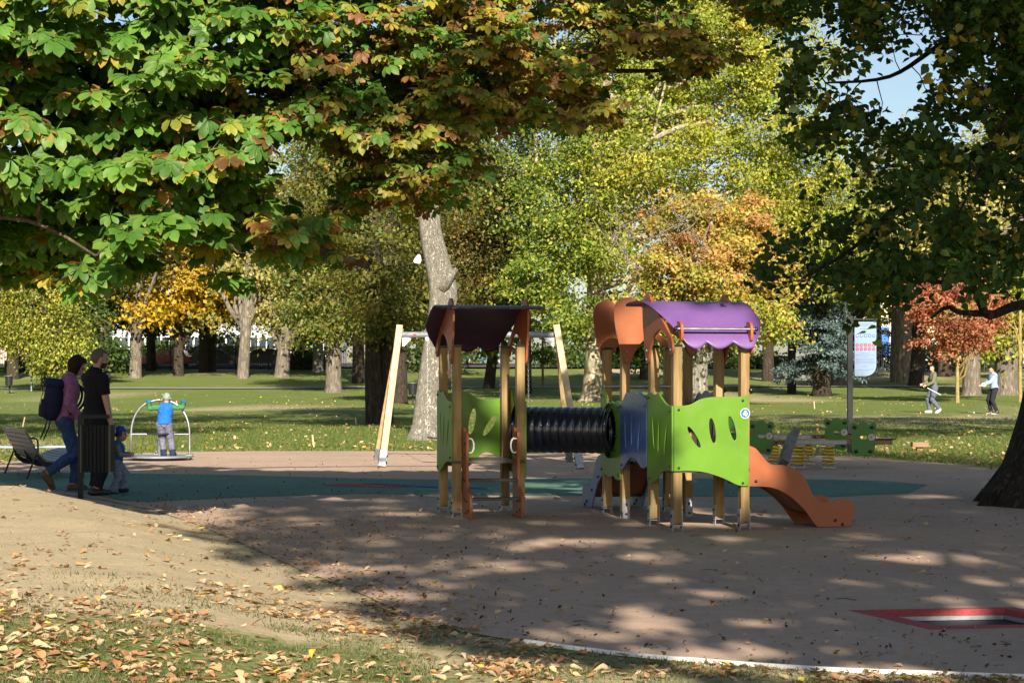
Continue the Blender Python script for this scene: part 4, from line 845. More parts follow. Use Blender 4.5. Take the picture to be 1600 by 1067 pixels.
# ------------------------------------------------------------------ merry-go-round
mc = V((*tuple(gpt(251, 719))[:2], 0)); mg = thing('merry_go_round', 'small merry go round with steel hoops round a grey centre post', 'carousel', mc)
b = B(); b.cyl(mc + V((0, 0, .055)), mc + V((0, 0, .085)), .56, n=40); pt = b.put('platform', M['plate_metal'], mg, smooth=40)
b = B(); b.cyl(mc + V((0, 0, .008)), mc + V((0, 0, .055)), .47, n=32); b.put('bearing', M['bolt'], mg, smooth=40)
b = B(); b.cyl(mc + V((0, 0, .08)), mc + V((0, 0, .455)), .042, n=16); b.put('centre_post', M['grey_metal'], mg, smooth=40)
b = B(); b.cyl(mc + V((0, 0, .452)), mc + V((0, 0, .472)), .24, n=28); b.put('turn_table', M['dark_metal'], mg, smooth=40)
for az in (183, -3, 105):
    d = V((math.cos(R(az)), math.sin(R(az)), 0)); h = [mc + d * r_ + V((0, 0, z_)) for r_, z_ in ((.505, .085), (.505, .35), (.495, .56), (.45, .74), (.36, .89), (.24, .985), (.10, 1.03), (0, 1.04))]
    b = B(); b.tube(spline([tuple(q) for q in h], 5), .019, 10); hp = b.put('hoop', M['steel'], mg, smooth=180)
    b = B(); b.cyl(mc + d * .51 + V((0, 0, .45)), mc + d * .2 + V((0, 0, .45)), .015, n=10); b.put('spoke', M['steel'], hp, smooth=60)
    b = B(); q = mc + d * .505; b.box(q + V((0, 0, .09)), (.12, .09, .01))
    b.put('hoop_foot', M['galv'], hp)
    b = B()
    for s_ in (-1, 1): b.ball(q + V((s_ * .045, 0, .10)), .014)
    b.put('bolt', M['bolt'], hp, smooth=180)

# ------------------------------------------------------------------ frog spring seesaw
fs_ = thing('spring_seesaw', 'spring mounted seesaw with two boards and green frog shaped shields', 'seesaw', gpt(1270, 731))
def frog(c, fh=True):
    """frog head shield in the xz plane, centre at board height"""
    o_ = [(-.17, -.17), (-.19, .06), (-.165, .15), (-.205, .21), (-.19, .285), (-.13, .295), (-.09, .265), (-.04, .30), (.04, .30), (.09, .265), (.13, .295), (.19, .285), (.205, .21), (.165, .15), (.19, .06), (.17, -.17), (.10, -.225), (0, -.20), (-.10, -.225)]
    mouth = [(-.06, .085), (.07, .10), (.06, .055), (.02, .035), (-.03, .04)]
    o = B().plate(spline(o_, 4, True), .02, lambda a, z_, t: c + V((a, t, z_)), [mouth]).put('frog_shield', M['frog_green'], fs_, bevel=.004)
    b = B()
    for x, z_ in ((-.135, .225), (.135, .225), (-.11, -.15), (.11, -.15)): b.ball(c + V((x, -.008, z_)), .034, (1, .6, .8))
    b.put('frog_eye', M['bolt'], o, smooth=180)
    q = c + V((.125, -.002, .07)); b = B(); b.cyl(q, q + V((0, -.002, 0)), .052, n=20); b.put('sticker', M['white_plastic'], o)
    b = B(); b.tube([q + V((.036 * math.cos(a), -.003, .036 * math.sin(a))) for a in np.linspace(.3, 5.6, 14)], .006, 4); b.put('sticker_ring', M['red_print'], o)
    b = B(); b.cyl(q + V((0, -.002, 0)), q + V((0, -.004, 0)), .018, n=10); b.put('sticker_mark', M['text_print'], o)
def board(px0, px1, py, D):
    a, c = at(px0, py, D), at(px1, py, D); o = put('board', B().beam(a, c, .20, .085, V((0, 1, 0))).mesh('board'), M['beam_wood'], fs_, bevel=.006) if False else put('board', B().box((a + c) / 2, ((c - a).length, .19, .075)).mesh('board'), M['beam_wood'], fs_, bevel=.006)
    m0 = (a + c) / 2; b = B(); b.box(m0 + V((.0, -.10, .0)), ((c - a).length * .40, .012, .06)); b.put('board_plate', M['galv'], o)
    for e_, s_ in ((a, 1), (c, -1)):
        b = B(); b.box(e_ + V((s_ * .16, 0, .047)), (.42, .23, .016)); b.put('seat', M['dark_metal'], fs_, bevel=.006)
    b = B()
    for e_, s_ in ((a, 1), (c, -1)):
        for k in (.30, .42, .48, .60): b.ball(e_ + V((s_ * k, -.098, 0)), .017, (1, .6, 1))
    b.put('bolt', M['bolt'], o, smooth=180); return a, c
a1, c1 = board(1152, 1393, 690.5, 30.2); a2, c2 = board(1120, 1329, 682.0, 31.4)
for c in (at(1189.5, 688, 30.08), at(1349, 690, 30.08), at(1307, 682, 31.28), at(1143, 682, 31.28)): frog(c)
def coil(c, r, z0, z1, turns=6):
    b = B(); b.tube([c + V((r * math.cos(a), r * math.sin(a), z0 + (z1 - z0) * k / (turns * 14))) for k, a in [(k, 2 * math.pi * k / 14) for k in range(turns * 14 + 1)]], .012, 6); o = b.put('spring', M['yellow_paint'], fs_, smooth=180)
    b = B(); b.box(c + V((0, 0, z0 - .02)), (r * 2.1, r * 2.1, .03)); b.put('spring_plate', M['galv'], o); B().box(c + V((0, 0, z1 + .012)), (r * 2.0, r * 2.0, .02)).put('spring_plate', M['galv'], o)
for px, D, r_ in ((1246, 30.2, .115), (1294, 30.2, .095), (1209, 31.4, .095), (1262, 31.4, .10)): 
    q = at(px, 690, D); coil(V((q.x, q.y, 0)), r_, .045, .36)
pa, pb = at(1222, 727, 29.4), at(1240, 676, 29.9); b = B(); b.beam(pa, pb, .12, .28, V((0, 1, 0))); b.put('foot_board', M['slat_wood'], fs_, bevel=.006)
b = B(); q = at(1268, 700, 29.9)
for s_ in (-1, 1): b.tube([V((q.x + s_ * .15, q.y, .36)), V((q.x + s_ * .03, q.y, .17)), V((q.x + s_ * .16, q.y, .02))], .011, 6)
b.box(V((q.x, q.y, .165)), (.10, .05, .05)); b.put('brace', M['galv'], fs_, smooth=60)

# ------------------------------------------------------------------ sunk trampoline
tm = thing('sunken_trampoline', 'square in ground trampoline with red rubber border at lower right', 'trampoline', sum(tramp_out, V((0, 0, 0))) / 4)
b = B(); n4 = 4
vo_ = [b.b.verts.new(q + V((0, 0, .007))) for q in tramp_out]; vi_ = [b.b.verts.new(q + V((0, 0, .012))) for q in tramp_in]; vd_ = [b.b.verts.new(q + V((0, 0, -.027))) for q in tramp_in]; vq_ = [b.b.verts.new(q + V((0, 0, -.3))) for q in tramp_out]
for k in range(4):
    j = (k + 1) % 4; b.b.faces.new((vo_[k], vo_[j], vi_[j], vi_[k])); b.b.faces.new((vi_[k], vi_[j], vd_[j], vd_[k])); b.b.faces.new((vo_[k], vq_[k], vq_[j], vo_[j]))
b.put('rubber_border', M['red_rubber'], tm)
b = B()
for k in range(4):
    j = (k + 1) % 4; b.b.faces.new([b.b.verts.new(q + V((0, 0, z_))) for q, z_ in ((tramp_in[k], -.055), (tramp_in[j], -.055), (tramp_in[j], -.25), (tramp_in[k], -.25))])
b.put('pit_wall', M['bolt'], tm)
b = B()
for k in range(4):
    j = (k + 1) % 4; A_, B_ = tramp_in[k], tramp_in[j]; b.beam(A_ + V((0, 0, -.041)), B_ + V((0, 0, -.041)), .03, .026)
b.put('steel_frame', M['galv'], tm)
nx2 = 22; ti3 = inset(tramp_in, .035)
for k in range(nx2):                                               # slatted jumping mat
    t0, t1 = k / nx2, (k + .86) / nx2; b = B(); vv = []
    for zz in (-.068, -.057):
        for (P0, P1, t) in ((ti3[0], ti3[3], t0), (ti3[1], ti3[2], t0), (ti3[1], ti3[2], t1), (ti3[0], ti3[3], t1)): vv.append(b.b.verts.new(P0.lerp(P1, t) + V((0, 0, zz))))
    for q in ((0, 1, 2, 3), (4, 5, 6, 7), (0, 1, 5, 4), (1, 2, 6, 5), (2, 3, 7, 6), (3, 0, 4, 7)): b.b.faces.new([vv[i] for i in q])
    b.put('mat_slat', M['mat_black'], tm)
b = B(); q = ti3; vv = [b.b.verts.new(p_ + V((0, 0, -.2))) for p_ in q]; b.b.faces.new(vv); b.put('pit_floor', M['bolt'], tm)

# ------------------------------------------------------------------ information board
sb = gpt(1328, 708); sg = thing('information_board', 'tall dark post carrying a pale blue rules board with rows of round pictograms', 'sign', sb)
D = sb.y; s_ = D / F; b = B(); zt = H + (HY - 494) * s_; b.box((sb.x, sb.y, zt / 2), (.098, .098, zt)); ps = b.put('post', M['dark_metal'], sg, bevel=.006)
bx0, bx1, bz1, bz0 = (1335 - CX) * s_, (1369 - CX) * s_, H + (HY - 503) * s_, H - (587.5 - HY) * s_; yb = D - .02
rr_ = .20; ol = [(bx0, bz1), (bx1, bz1)] + [(bx1 - rr_ + rr_ * math.cos(a), bz0 + rr_ + rr_ * math.sin(a)) for a in np.linspace(0, -math.pi / 2, 8)] + [(bx0, bz0)]
b = B(); b.plate(ol, .02, lambda a, z_, t: V((a, yb + t, z_))); bd = b.put('board', M['sign_white'], sg, bevel=.003)
b = B(); b.box(((bx0 + bx1) / 2 - .03, yb + .012, bz1 + .05), (bx1 - bx0 + .1, .03, .025)); b.put('bracket', M['dark_metal'], sg); b = B(); b.box((bx1 - .03, yb + .012, bz1 + .03), (.03, .03, .08)); b.put('bracket', M['dark_metal'], sg)
for zz in (bz1 - .22, bz0 + .12): B().box((bx0 - .005, yb + .03, zz), (.07, .03, .03)).put('bracket', M['dark_metal'], sg)
yf = yb - .003; wd = bx1 - bx0
b = B()
def bar(x, z_, w_, h_, y_=0): b.box((bx0 + x * wd, yf - y_, bz1 - z_), (w_ * wd, .002, h_))
for i, (x, w_) in enumerate([(.5, .8), (.5, .9), (.5, .45)]): bar(x, .035 + .035 * i + (.02 if i == 2 else 0), w_, .012)
for i, (x, z_, w_) in enumerate([(.5, .225, .5), (.5, .40, .3), (.5, .585, .4), (.5, .62, .9), (.5, .655, .35), (.5, .695, .85), (.45, .72, .75), (.5, .745, .9), (.48, .77, .8), (.45, .83, .35), (.3, .90, .25), (.6, .90, .2), (.8, .88, .18), (.35, .985, .1)]): bar(x, z_, w_, .007)
b.put('text_line', M['text_print'], bd, kind='stuff')
b = B(); b.cyl((bx0 + .5 * wd, yf, bz1 - .165), (bx0 + .5 * wd, yf - .002, bz1 - .165), .022, n=12); b.put('crest', mat('crest_green', (.12, .25, .08), .5), bd)
for k in range(5):
    x = bx0 + wd * (.12 + .19 * k); zz = bz1 - .262; b = B(); b.cyl((x, yf, zz), (x, yf - .002, zz), .030, n=18); ic = b.put('pictogram', M['blue_print'], bd)
    b = B(); b.box((x, yf - .004, zz), (.012, .002, .03), Matrix.Rotation(.4 * k - .8, 3, 'Y')); b.cyl((x + .006, yf - .003, zz + .012), (x + .006, yf - .005, zz + .012), .007, n=8); b.put('pictogram_figure', M['white_plastic'], bd)
for rw_ in range(2):
    for k in range(5):
        x = bx0 + wd * (.12 + .19 * k); zz = bz1 - .435 - .072 * rw_
        b = B(); b.tube([(x + .026 * math.cos(a), yf - .002, zz + .026 * math.sin(a)) for a in np.linspace(0, 2 * math.pi, 15)], .005, 4, cap=False); b.box((x, yf - .002, zz), (.052, .003, .007), Matrix.Rotation(R(45), 3, 'Y')); b.put('prohibition_sign', M['red_print'], bd)
        b = B(); b.box((x - .002, yf - .0005, zz), (.018, .001, .022), Matrix.Rotation(.5 * k, 3, 'Y')); b.put('prohibition_figure', M['text_print'], bd)
# ------------------------------------------------------------------ street side: buildings, railings, parked cars
def facade(name, label, x0, x1, y, hgt, wallm, nwx, nwz, ww, wh, z0w=1.0, dz=3.0):
    zb = float(g_far(y)) - .3; r = thing(name, label, 'building', ((x0 + x1) / 2, y, zb))
    put('wall', B().box(((x0 + x1) / 2, y + 4, zb + hgt / 2), (x1 - x0, 8, hgt)).mesh('wall'), wallm, r)
    B().box(((x0 + x1) / 2, y + 4, zb + hgt + .15), (x1 - x0 + .6, 8.6, .3)).put('roof', M['galv'], r)
    for i in range(nwx):
        for k in range(nwz):
            xc = x0 + (x1 - x0) * (i + .5) / nwx; zc = zb + z0w + dz * k + wh / 2
            f_ = put('window', B().box((xc, y - .03, zc), (ww, .10, wh)).mesh('window'), M['white_paint'], r)
            B().box((xc - ww * .24, y - .085, zc), (ww * .42, .03, wh * .88)).box((xc + ww * .24, y - .085, zc), (ww * .42, .03, wh * .88)).put('pane', M['glass'], f_)
    return r
W_white = mat('white_render', (.36, .38, .41), .8, .06, 1.5); W_cream = mat('cream_render', (.62, .58, .42), .85, .08, 1.5); W_pink = mat('pink_wall', (.55, .40, .36), .85, .1, 2)
facade('white_building', 'long white building with rows of windows behind the parked cars', -37, -16, 178, 9.5, W_white, 14, 3, 1.5, 1.9)
facade('cream_building', 'pale cream house glimpsed between trunks behind the right railings', 33, 62, 182, 10, W_cream, 11, 3, 1.2, 1.7)
facade('grey_hall', 'low pale hall behind the trees at the far left', -62, -41, 180, 6, W_white, 8, 2, 1.5, 1.8)
B().box((-43.6, 166, g_far(166) + .9), (3.6, .25, 1.9)).put('garden_wall', W_pink); tag(bpy.data.objects['garden_wall'], 'low pink wall behind the railings at the far left', 'wall')
sgb = thing('hoarding', 'blue and white hoarding standing beyond the railings behind the board', 'sign', (31.5, 165, float(g_far(165))))
B().box((31.6, 165, g_far(165) + 1.9), (1.7, .12, 2.6)).put('panel', M['blue_print'], sgb); B().box((33.4, 165, g_far(165) + 1.4), (1.7, .12, 1.6)).put('side_panel', M['white_paint'], sgb)
for x_ in (30.9, 32.3, 34.1): B().box((x_, 165.1, g_far(165) + 1.5), (.09, .09, 3.2)).put('leg', M['dark_metal'], sgb)
def railing(label, x0, x1, y, hgt, step):
    zb = float(g_far(y)); r = thing('railing', label, 'fence', ((x0 + x1) / 2, y, zb)); b = B()
    for zz in (.18, hgt - .15): b.box(((x0 + x1) / 2, y, zb + zz), (x1 - x0, .04, .05))
    b.put('rail', M['dark_metal'], r); n = int((x1 - x0) / step); b = B()
    for i in range(n): b.box((x0 + (i + .5) * step, y, zb + hgt / 2 + .02), (.03, .03, hgt - .1))
    b.put('bar', M['dark_metal'], r, kind='stuff')
    for i in range(int((x1 - x0) / 2.6) + 1): B().box((x0 + i * 2.6, y, zb + hgt / 2), (.08, .08, hgt + .15)).put('post', M['dark_metal'], r)
railing('black iron railing in front of the white building and the parked cars', -48, -13, 153, 2.0, .17)
railing('black iron railing beyond the joggers at the right', 26, 48, 148, 1.9, .17)
def car(label, x, y, heading, colr, paint, estate=False):
    zb = float(g_far(y)) + .02; r = thing('parked_car', label, 'car', (x, y, zb), 'cars parked along the street'); WL[r.name] = V((0, 0, 0))
    pm = mat('car_paint_' + paint, colr, .25, .04, 2, coat=.6, spec=.5)
    body = spline([(-2.05, .32), (-2.08, .62), (-1.98, .86), (-1.5, .93), (-.8, .95), (.9, .94), (1.5, .86), (1.95, .74), (2.1, .55), (2.08, .30)], 4) + [(1.75, .22), (-1.75, .22)]
    put('body', B().plate(body, 1.66, lambda a, z_, t: V((a, t - .83, z_))).mesh('body'), pm, r, bevel=.09)
    cab = spline([(-1.92 if estate else -1.75, .90), (-1.75 if estate else -1.45, 1.30), (-1.1, 1.43), (-.2, 1.47), (.35, 1.40), (1.05, .90)], 4)
    put('cabin', B().plate(cab, 1.42, lambda a, z_, t: V((a, t - .71, z_))).mesh('cabin'), pm, r, bevel=.08)
    for sy in (-1, 1):
        for (a, c) in (((-1.45, .98), (-.42, .98)), ((-.32, .98), (.80, .98))):
            q = [a, c, (c[0] - (.02 if c[0] < 0 else .46), 1.33), (a[0] + (.22 if a[0] < -1 else 0), 1.33)]
            B().plate(q, .012, lambda u_, z_, t, sy=sy: V((u_, sy * (.712 + t), z_))).put('window', M['glass'], r)
        for wx in (-1.3, 1.32):
            b = B(); b.cyl((wx, sy * .70, .31), (wx, sy * .86, .31), .31, n=22); wl_ = b.put('wheel', M['bolt'], r, smooth=40)
            b = B(); b.cyl((wx, sy * .85, .31), (wx, sy * .872, .31), .19, n=16); b.put('rim', M['galv'], wl_)
        B().ball((2.02, sy * .62, .66), .11, (.6, 1.3, .8)).put('headlight', M['sign_white'], r, smooth=180); B().ball((-2.0, sy * .66, .74), .11, (.6, .9, 1.2)).put('tail_light', M['red_print'], r, smooth=180)
    B().plate([(.98, .96), (.42, 1.36), (.46, 1.37), (1.03, .97)], 1.24, lambda a, z_, t: V((a, t - .62, z_))).put('windscreen', M['glass'], r)
    r.rotation_euler = (0, 0, heading); return r
car('dark red parked car behind the golden tree', *bx(262, 160), R(176), (.32, .02, .025), 'red')
car('black parked car between the red car and the leaning tree', *bx(338, 161), R(4), (.03, .034, .042), 'black', True)
car('dark blue grey car parked behind the pale grey trunk', *bx(196, 161), R(2), (.03, .05, .08), 'slate')
car('black car parked right of the leaning tree', *bx(408, 161.5), R(178), (.035, .036, .04), 'charcoal')
car('blue parked car with pale windows beside the pale stump', *bx(470, 160), R(184), (.05, .11, .24), 'blue', True)
car('grey car parked behind the small dark tree', *bx(757, 164), R(3), (.10, .20, .22), 'teal')
car('white car parked beyond the railings at the right', *bx(1455, 164), R(1), (.6, .6, .6), 'white')
B().box((-62, 162, g_far(162) - .005), (130, 7, .02)) if False else None
sv = np.array([(x, y) for x in np.linspace(-140, 140, 60) for y in (157.5, 166.5)]); ix = np.arange(len(sv)).reshape(-1, 2)
put('street', arr_mesh('street', np.column_stack([sv, g_far(sv[:, 1]) + .10]), np.stack([ix[:-1, 0], ix[1:, 0], ix[1:, 1], ix[:-1, 1]], 1)), mat('asphalt', (.055, .054, .053), .9, .2, 8, .3, 60), kind='structure')

# ------------------------------------------------------------------ litter bins, bench and small things
def far_bin(label, px, D):
    x, y = bx(px, D); zb = gz(x, y); r = thing('litter_bin', label, 'bin', (x, y, zb)); B().box((x, y, zb + .45), (.07, .07, .95)).put('post', M['dark_metal'], r)
    B().cyl((x, y - .16, zb + .45), (x, y - .16, zb + .98), .19, .21, 14).put('bucket', M['dark_metal'], r, smooth=40); B().cyl((x, y - .16, zb + .981), (x, y - .16, zb + 1.0), .225, n=14).put('rim', M['grey_metal'], r, smooth=40)
far_bin('dark litter bin on a post left of the sycamore', 645, 88); far_bin('dark litter bin on a post at the far left lawn edge', 15, 108)
x, y = bx(49, 112); zb = gz(x, y); r = thing('marker_post', 'thin grey post standing on the far left lawn', 'post', (x, y, zb)); B().cyl((x, y, zb - .1), (x, y, zb + 1.6), .05, n=8).put('shaft', M['grey_metal'], r, smooth=60); B().ball((x, y, zb + 1.62), .07).put('cap', M['dark_metal'], r, smooth=180)
for i, (px, py0, py1, lb_) in enumerate([(35, 667, 652, 'pale wooden stake in the lawn behind the bench'), (491, 697, 678, 'pale stake in the lawn left of the swing'), (557, 661, 649, 'pale stake in the lawn beside the dark twin tree'), (277, 641, 626, 'pale stake in the lawn behind the child on the carousel'), (1273, 612, 600, 'pale stake in the lawn right of the play tower')]):
    q = gpt(px, py0) if py0 > 640 else V((*bx(px, 80), 0)); z0 = gz(q.x, q.y); hgt = (py0 - py1) / F * q.y
    tag(B().beam(q + V((0, 0, z0 - .05)), q + V((.05 * hgt + (.2 * hgt if i == 0 else -.05), 0, z0 + hgt)), .035, .03, V((0, 1, 0))).put('stake', M['pale_wood'], bevel=.004), lb_, 'stake')
h0 = [at(-40, 694, 37.5), at(0, 694.5, 37), at(25, 695, 36.8), at(48, 699, 36.4), at(70, 695.5, 36.8), at(100, 695, 37), at(150, 696, 37.4)]
h0 = [V((q.x, q.y, max(.03, gz(q.x, q.y) + .1))) for q in h0]; tag(B().tube(spline([tuple(q) for q in h0], 5), .022, 7).put('hose', mat('pale_blue_hose', (.35, .50, .62), .4), smooth=180), 'pale blue hose lying along the lawn edge behind the bench', 'hose')
for a, b_, zc, lb_ in ((bx(1513, 71), bx(1522, 70), .05, 'thin white stick lying on the lawn between the joggers'), (bx(1541, 68.4), bx(1550, 68), .05, 'thin white stick lying at the feet of the jogger in light blue')):
    tag(B().cyl((*a, gz(*a) + zc), (*b_, gz(*b_) + zc), .02, n=8).put('white_stick', M['white_plastic'], smooth=60), lb_, 'stick')
x, y = bx(1437, 37.5); tag(B().box((x, y, gz(x, y) + .12), (.32, .22, .10)).box((x, y, gz(x, y) + .04), (.12, .10, .10)).put('low_stool', M['beam_wood'], bevel=.01), 'low brown wooden block standing on the shaded lawn right of the seesaw', 'block')
# near litter bin
bD = 22.6; bxp = (126 - CX) / F * bD; bzz = gz(bxp, bD)
nb = thing('litter_bin', 'dark slatted litter bin hung on a square post in front of the man in black', 'bin', (bxp, bD, bzz))
B().box((bxp, bD, bzz + .48), (.058, .058, 1.0)).put('post', M['dark_metal'], nb, bevel=.005)
zt_, zb_ = H - (664 - HY) / F * bD, H - (737 - HY) / F * bD; xl, xr = (131.5 - CX) / F * bD, (173.5 - CX) / F * bD
B().box((bxp + .16, bD, zt_ + .10), (.36, .05, .045)).put('arm', M['dark_metal'], nb, bevel=.004)
put('liner', B().box(((xl + xr) / 2, bD + .0, (zt_ + zb_) / 2), (xr - xl - .05, .25, zt_ - zb_ - .03)).mesh('liner'), M['bolt'], nb)
bin_m = mat('bin_slat', (.013, .015, .018), .6, .25, 12, spec=.15)
for i in range(7):
    xx = xl + (xr - xl) * (i + .5) / 7
    for yy in (bD - .15, bD + .15): put('slat', B().box((xx, yy, (zt_ + zb_) / 2), ((xr - xl) / 7 - .006, .018, zt_ - zb_)).mesh('slat'), bin_m, nb, bevel=.003)
for i in range(6):
    yy = bD - .125 + .05 * i
    for xx in (xl - .006, xr + .006): put('slat', B().box((xx, yy, (zt_ + zb_) / 2), (.018, .044, zt_ - zb_)).mesh('slat'), bin_m if i else mat('worn_edge', (.11, .09, .075), .6), nb, bevel=.003)
B().beam((bxp, bD, zb_ + .42), (xl + .02, bD, zb_ + .42), .04, .04).beam((bxp, bD, zb_ + .08), (xl + .02, bD, zb_ + .08), .04, .04).put('bracket', M['dark_metal'], nb)
# bench
bo = V(((39 - CX) / F * 27.0, 27.0, 0)); bw = V((-.42, .907, 0)).normalized(); bf = V((bw.y, -bw.x, 0)); bn_ = thing('park_bench', 'curved slatted lounge bench of grey wood and dark steel beside the bin', 'bench', bo)
PB = [(0, .71), (.07, .58), (.14, .45), (.21, .34), (.30, .265), (.42, .245), (.56, .28), (.70, .33), (.86, .37)]
pb = spline(PB, 6); pl_ = np.concatenate([[0], np.cumsum([math.dist(pb[i], pb[i + 1]) for i in range(len(pb) - 1)])])
def bp(s, w_, off=0):
    a = float(np.interp(s, pl_, [q[0] for q in pb])); z_ = float(np.interp(s, pl_, [q[1] for q in pb])); return bo + bf * a + bw * w_ + V((0, 0, z_ + off))
BL = 1.8; ns = 15
for i in range(ns):
    s_ = pl_[-1] * (i + .5) / ns; e_ = .5 * pl_[-1] / ns * .80; A_, B_ = bp(s_ - e_, 0), bp(s_ + e_, 0); t = (B_ - A_).normalized(); nn = bw.cross(t); c = (A_ + B_) / 2 + bw * BL / 2
    put('slat', B().box(c, (BL, (B_ - A_).length, .028), Matrix((bw, t, nn)).transposed()).mesh('slat'), M['slat_wood'], bn_, bevel=.004)
for w_ in (.02, BL / 2, BL - .02):
    ol = [(q[0], q[1] - .02) for q in pb] + [(q[0] + (.02 if q[1] > .4 else 0), q[1] - (.035 if q[1] > .45 else .10)) for q in pb[::-1]]
    B().plate(ol, .03, lambda a, z_, t: bo + bf * (a) + bw * (w_ - .015 + t) + V((0, 0, z_))).put('side_frame', M['dark_metal'], bn_)
for w_ in (.05, BL - .05):
    for a0, z0, a1 in ((.16, .34, .02), (.80, .33, .84)):
        f0 = bo + bf * a1 + bw * w_; B().cyl(bo + bf * a0 + bw * w_ + V((0, 0, z0)), V((f0.x, f0.y, gz(f0.x, f0.y) - .02)), .014, n=8).put('leg', M['dark_metal'], bn_, smooth=60)
w_ = BL - .05; B().tube([bo + bf * .10 + bw * w_ + V((0, 0, .50)), bo + bf * .45 + bw * w_ + V((0, 0, .53)), bo + bf * .50 + bw * w_ + V((0, 0, .51)), bo + bf * .52 + bw * w_ + V((0, 0, .46)), bo + bf * .52 + bw * w_ + V((0, 0, .27))], .014, 8).put('armrest', M['dark_metal'], bn_, smooth=180)
# far bench by the path
x, y = bx(1246, 122); zb = gz(x, y); fb = thing('park_bench', 'plain far bench beside the gravel path near the spruces', 'bench', (x, y, zb))
B().box((x, y, zb + .45), (1.7, .42, .05)).put('seat', M['slat_wood'], fb); B().box((x, y + .22, zb + .72), (1.7, .05, .38)).put('backrest', M['slat_wood'], fb)
for s_ in (-.7, .7): B().box((x + s_, y, zb + .22), (.06, .4, .44)).put('leg', M['dark_metal'], fb)

# ------------------------------------------------------------------ people
def cap_(b, a, c, ra, rb, n=12):
    a, c = V(a), V(c); d = c - a; L = d.length; d = d / L if L > 1e-6 else V((0, 0, 1))
    b.tube([a - d * ra * .98, a - d * ra * .75, a - d * ra * .35, a, a.lerp(c, .5), c, c + d * rb * .35, c + d * rb * .75, c + d * rb * .98], [ra * .15, ra * .66, ra * .93, ra, (ra + rb) / 2, rb, rb * .93, rb * .66, rb * .15], n)
def loft_(b, secs, f, l, n=16):
    rings = [[b.b.verts.new(V(c) + f * (rf * math.cos(2 * math.pi * k / n)) + l * (rl * math.sin(2 * math.pi * k / n))) for k in range(n)] for c, rf, rl in secs]
    for q0, q1 in zip(rings, rings[1:]):
        for k in range(n): b.b.faces.new((q0[k], q0[(k + 1) % n], q1[(k + 1) % n], q1[k]))
    b.b.faces.new(rings[0][::-1]); b.b.faces.new(rings[-1])
def ik(a, c, l1, l2, pole):
    a, c = V(a), V(c); d = c - a; L = d.length
    if L > (l1 + l2) * .999: c = a + d * ((l1 + l2) * .999 / L); d = c - a; L = d.length
    x = (l1 * l1 - l2 * l2 + L * L) / (2 * L); h = math.sqrt(max(0, l1 * l1 - x * x)); dn = d / L; pv = V(pole); pv = (pv - dn * pv.dot(dn)).normalized(); return a + dn * x + pv * h, c
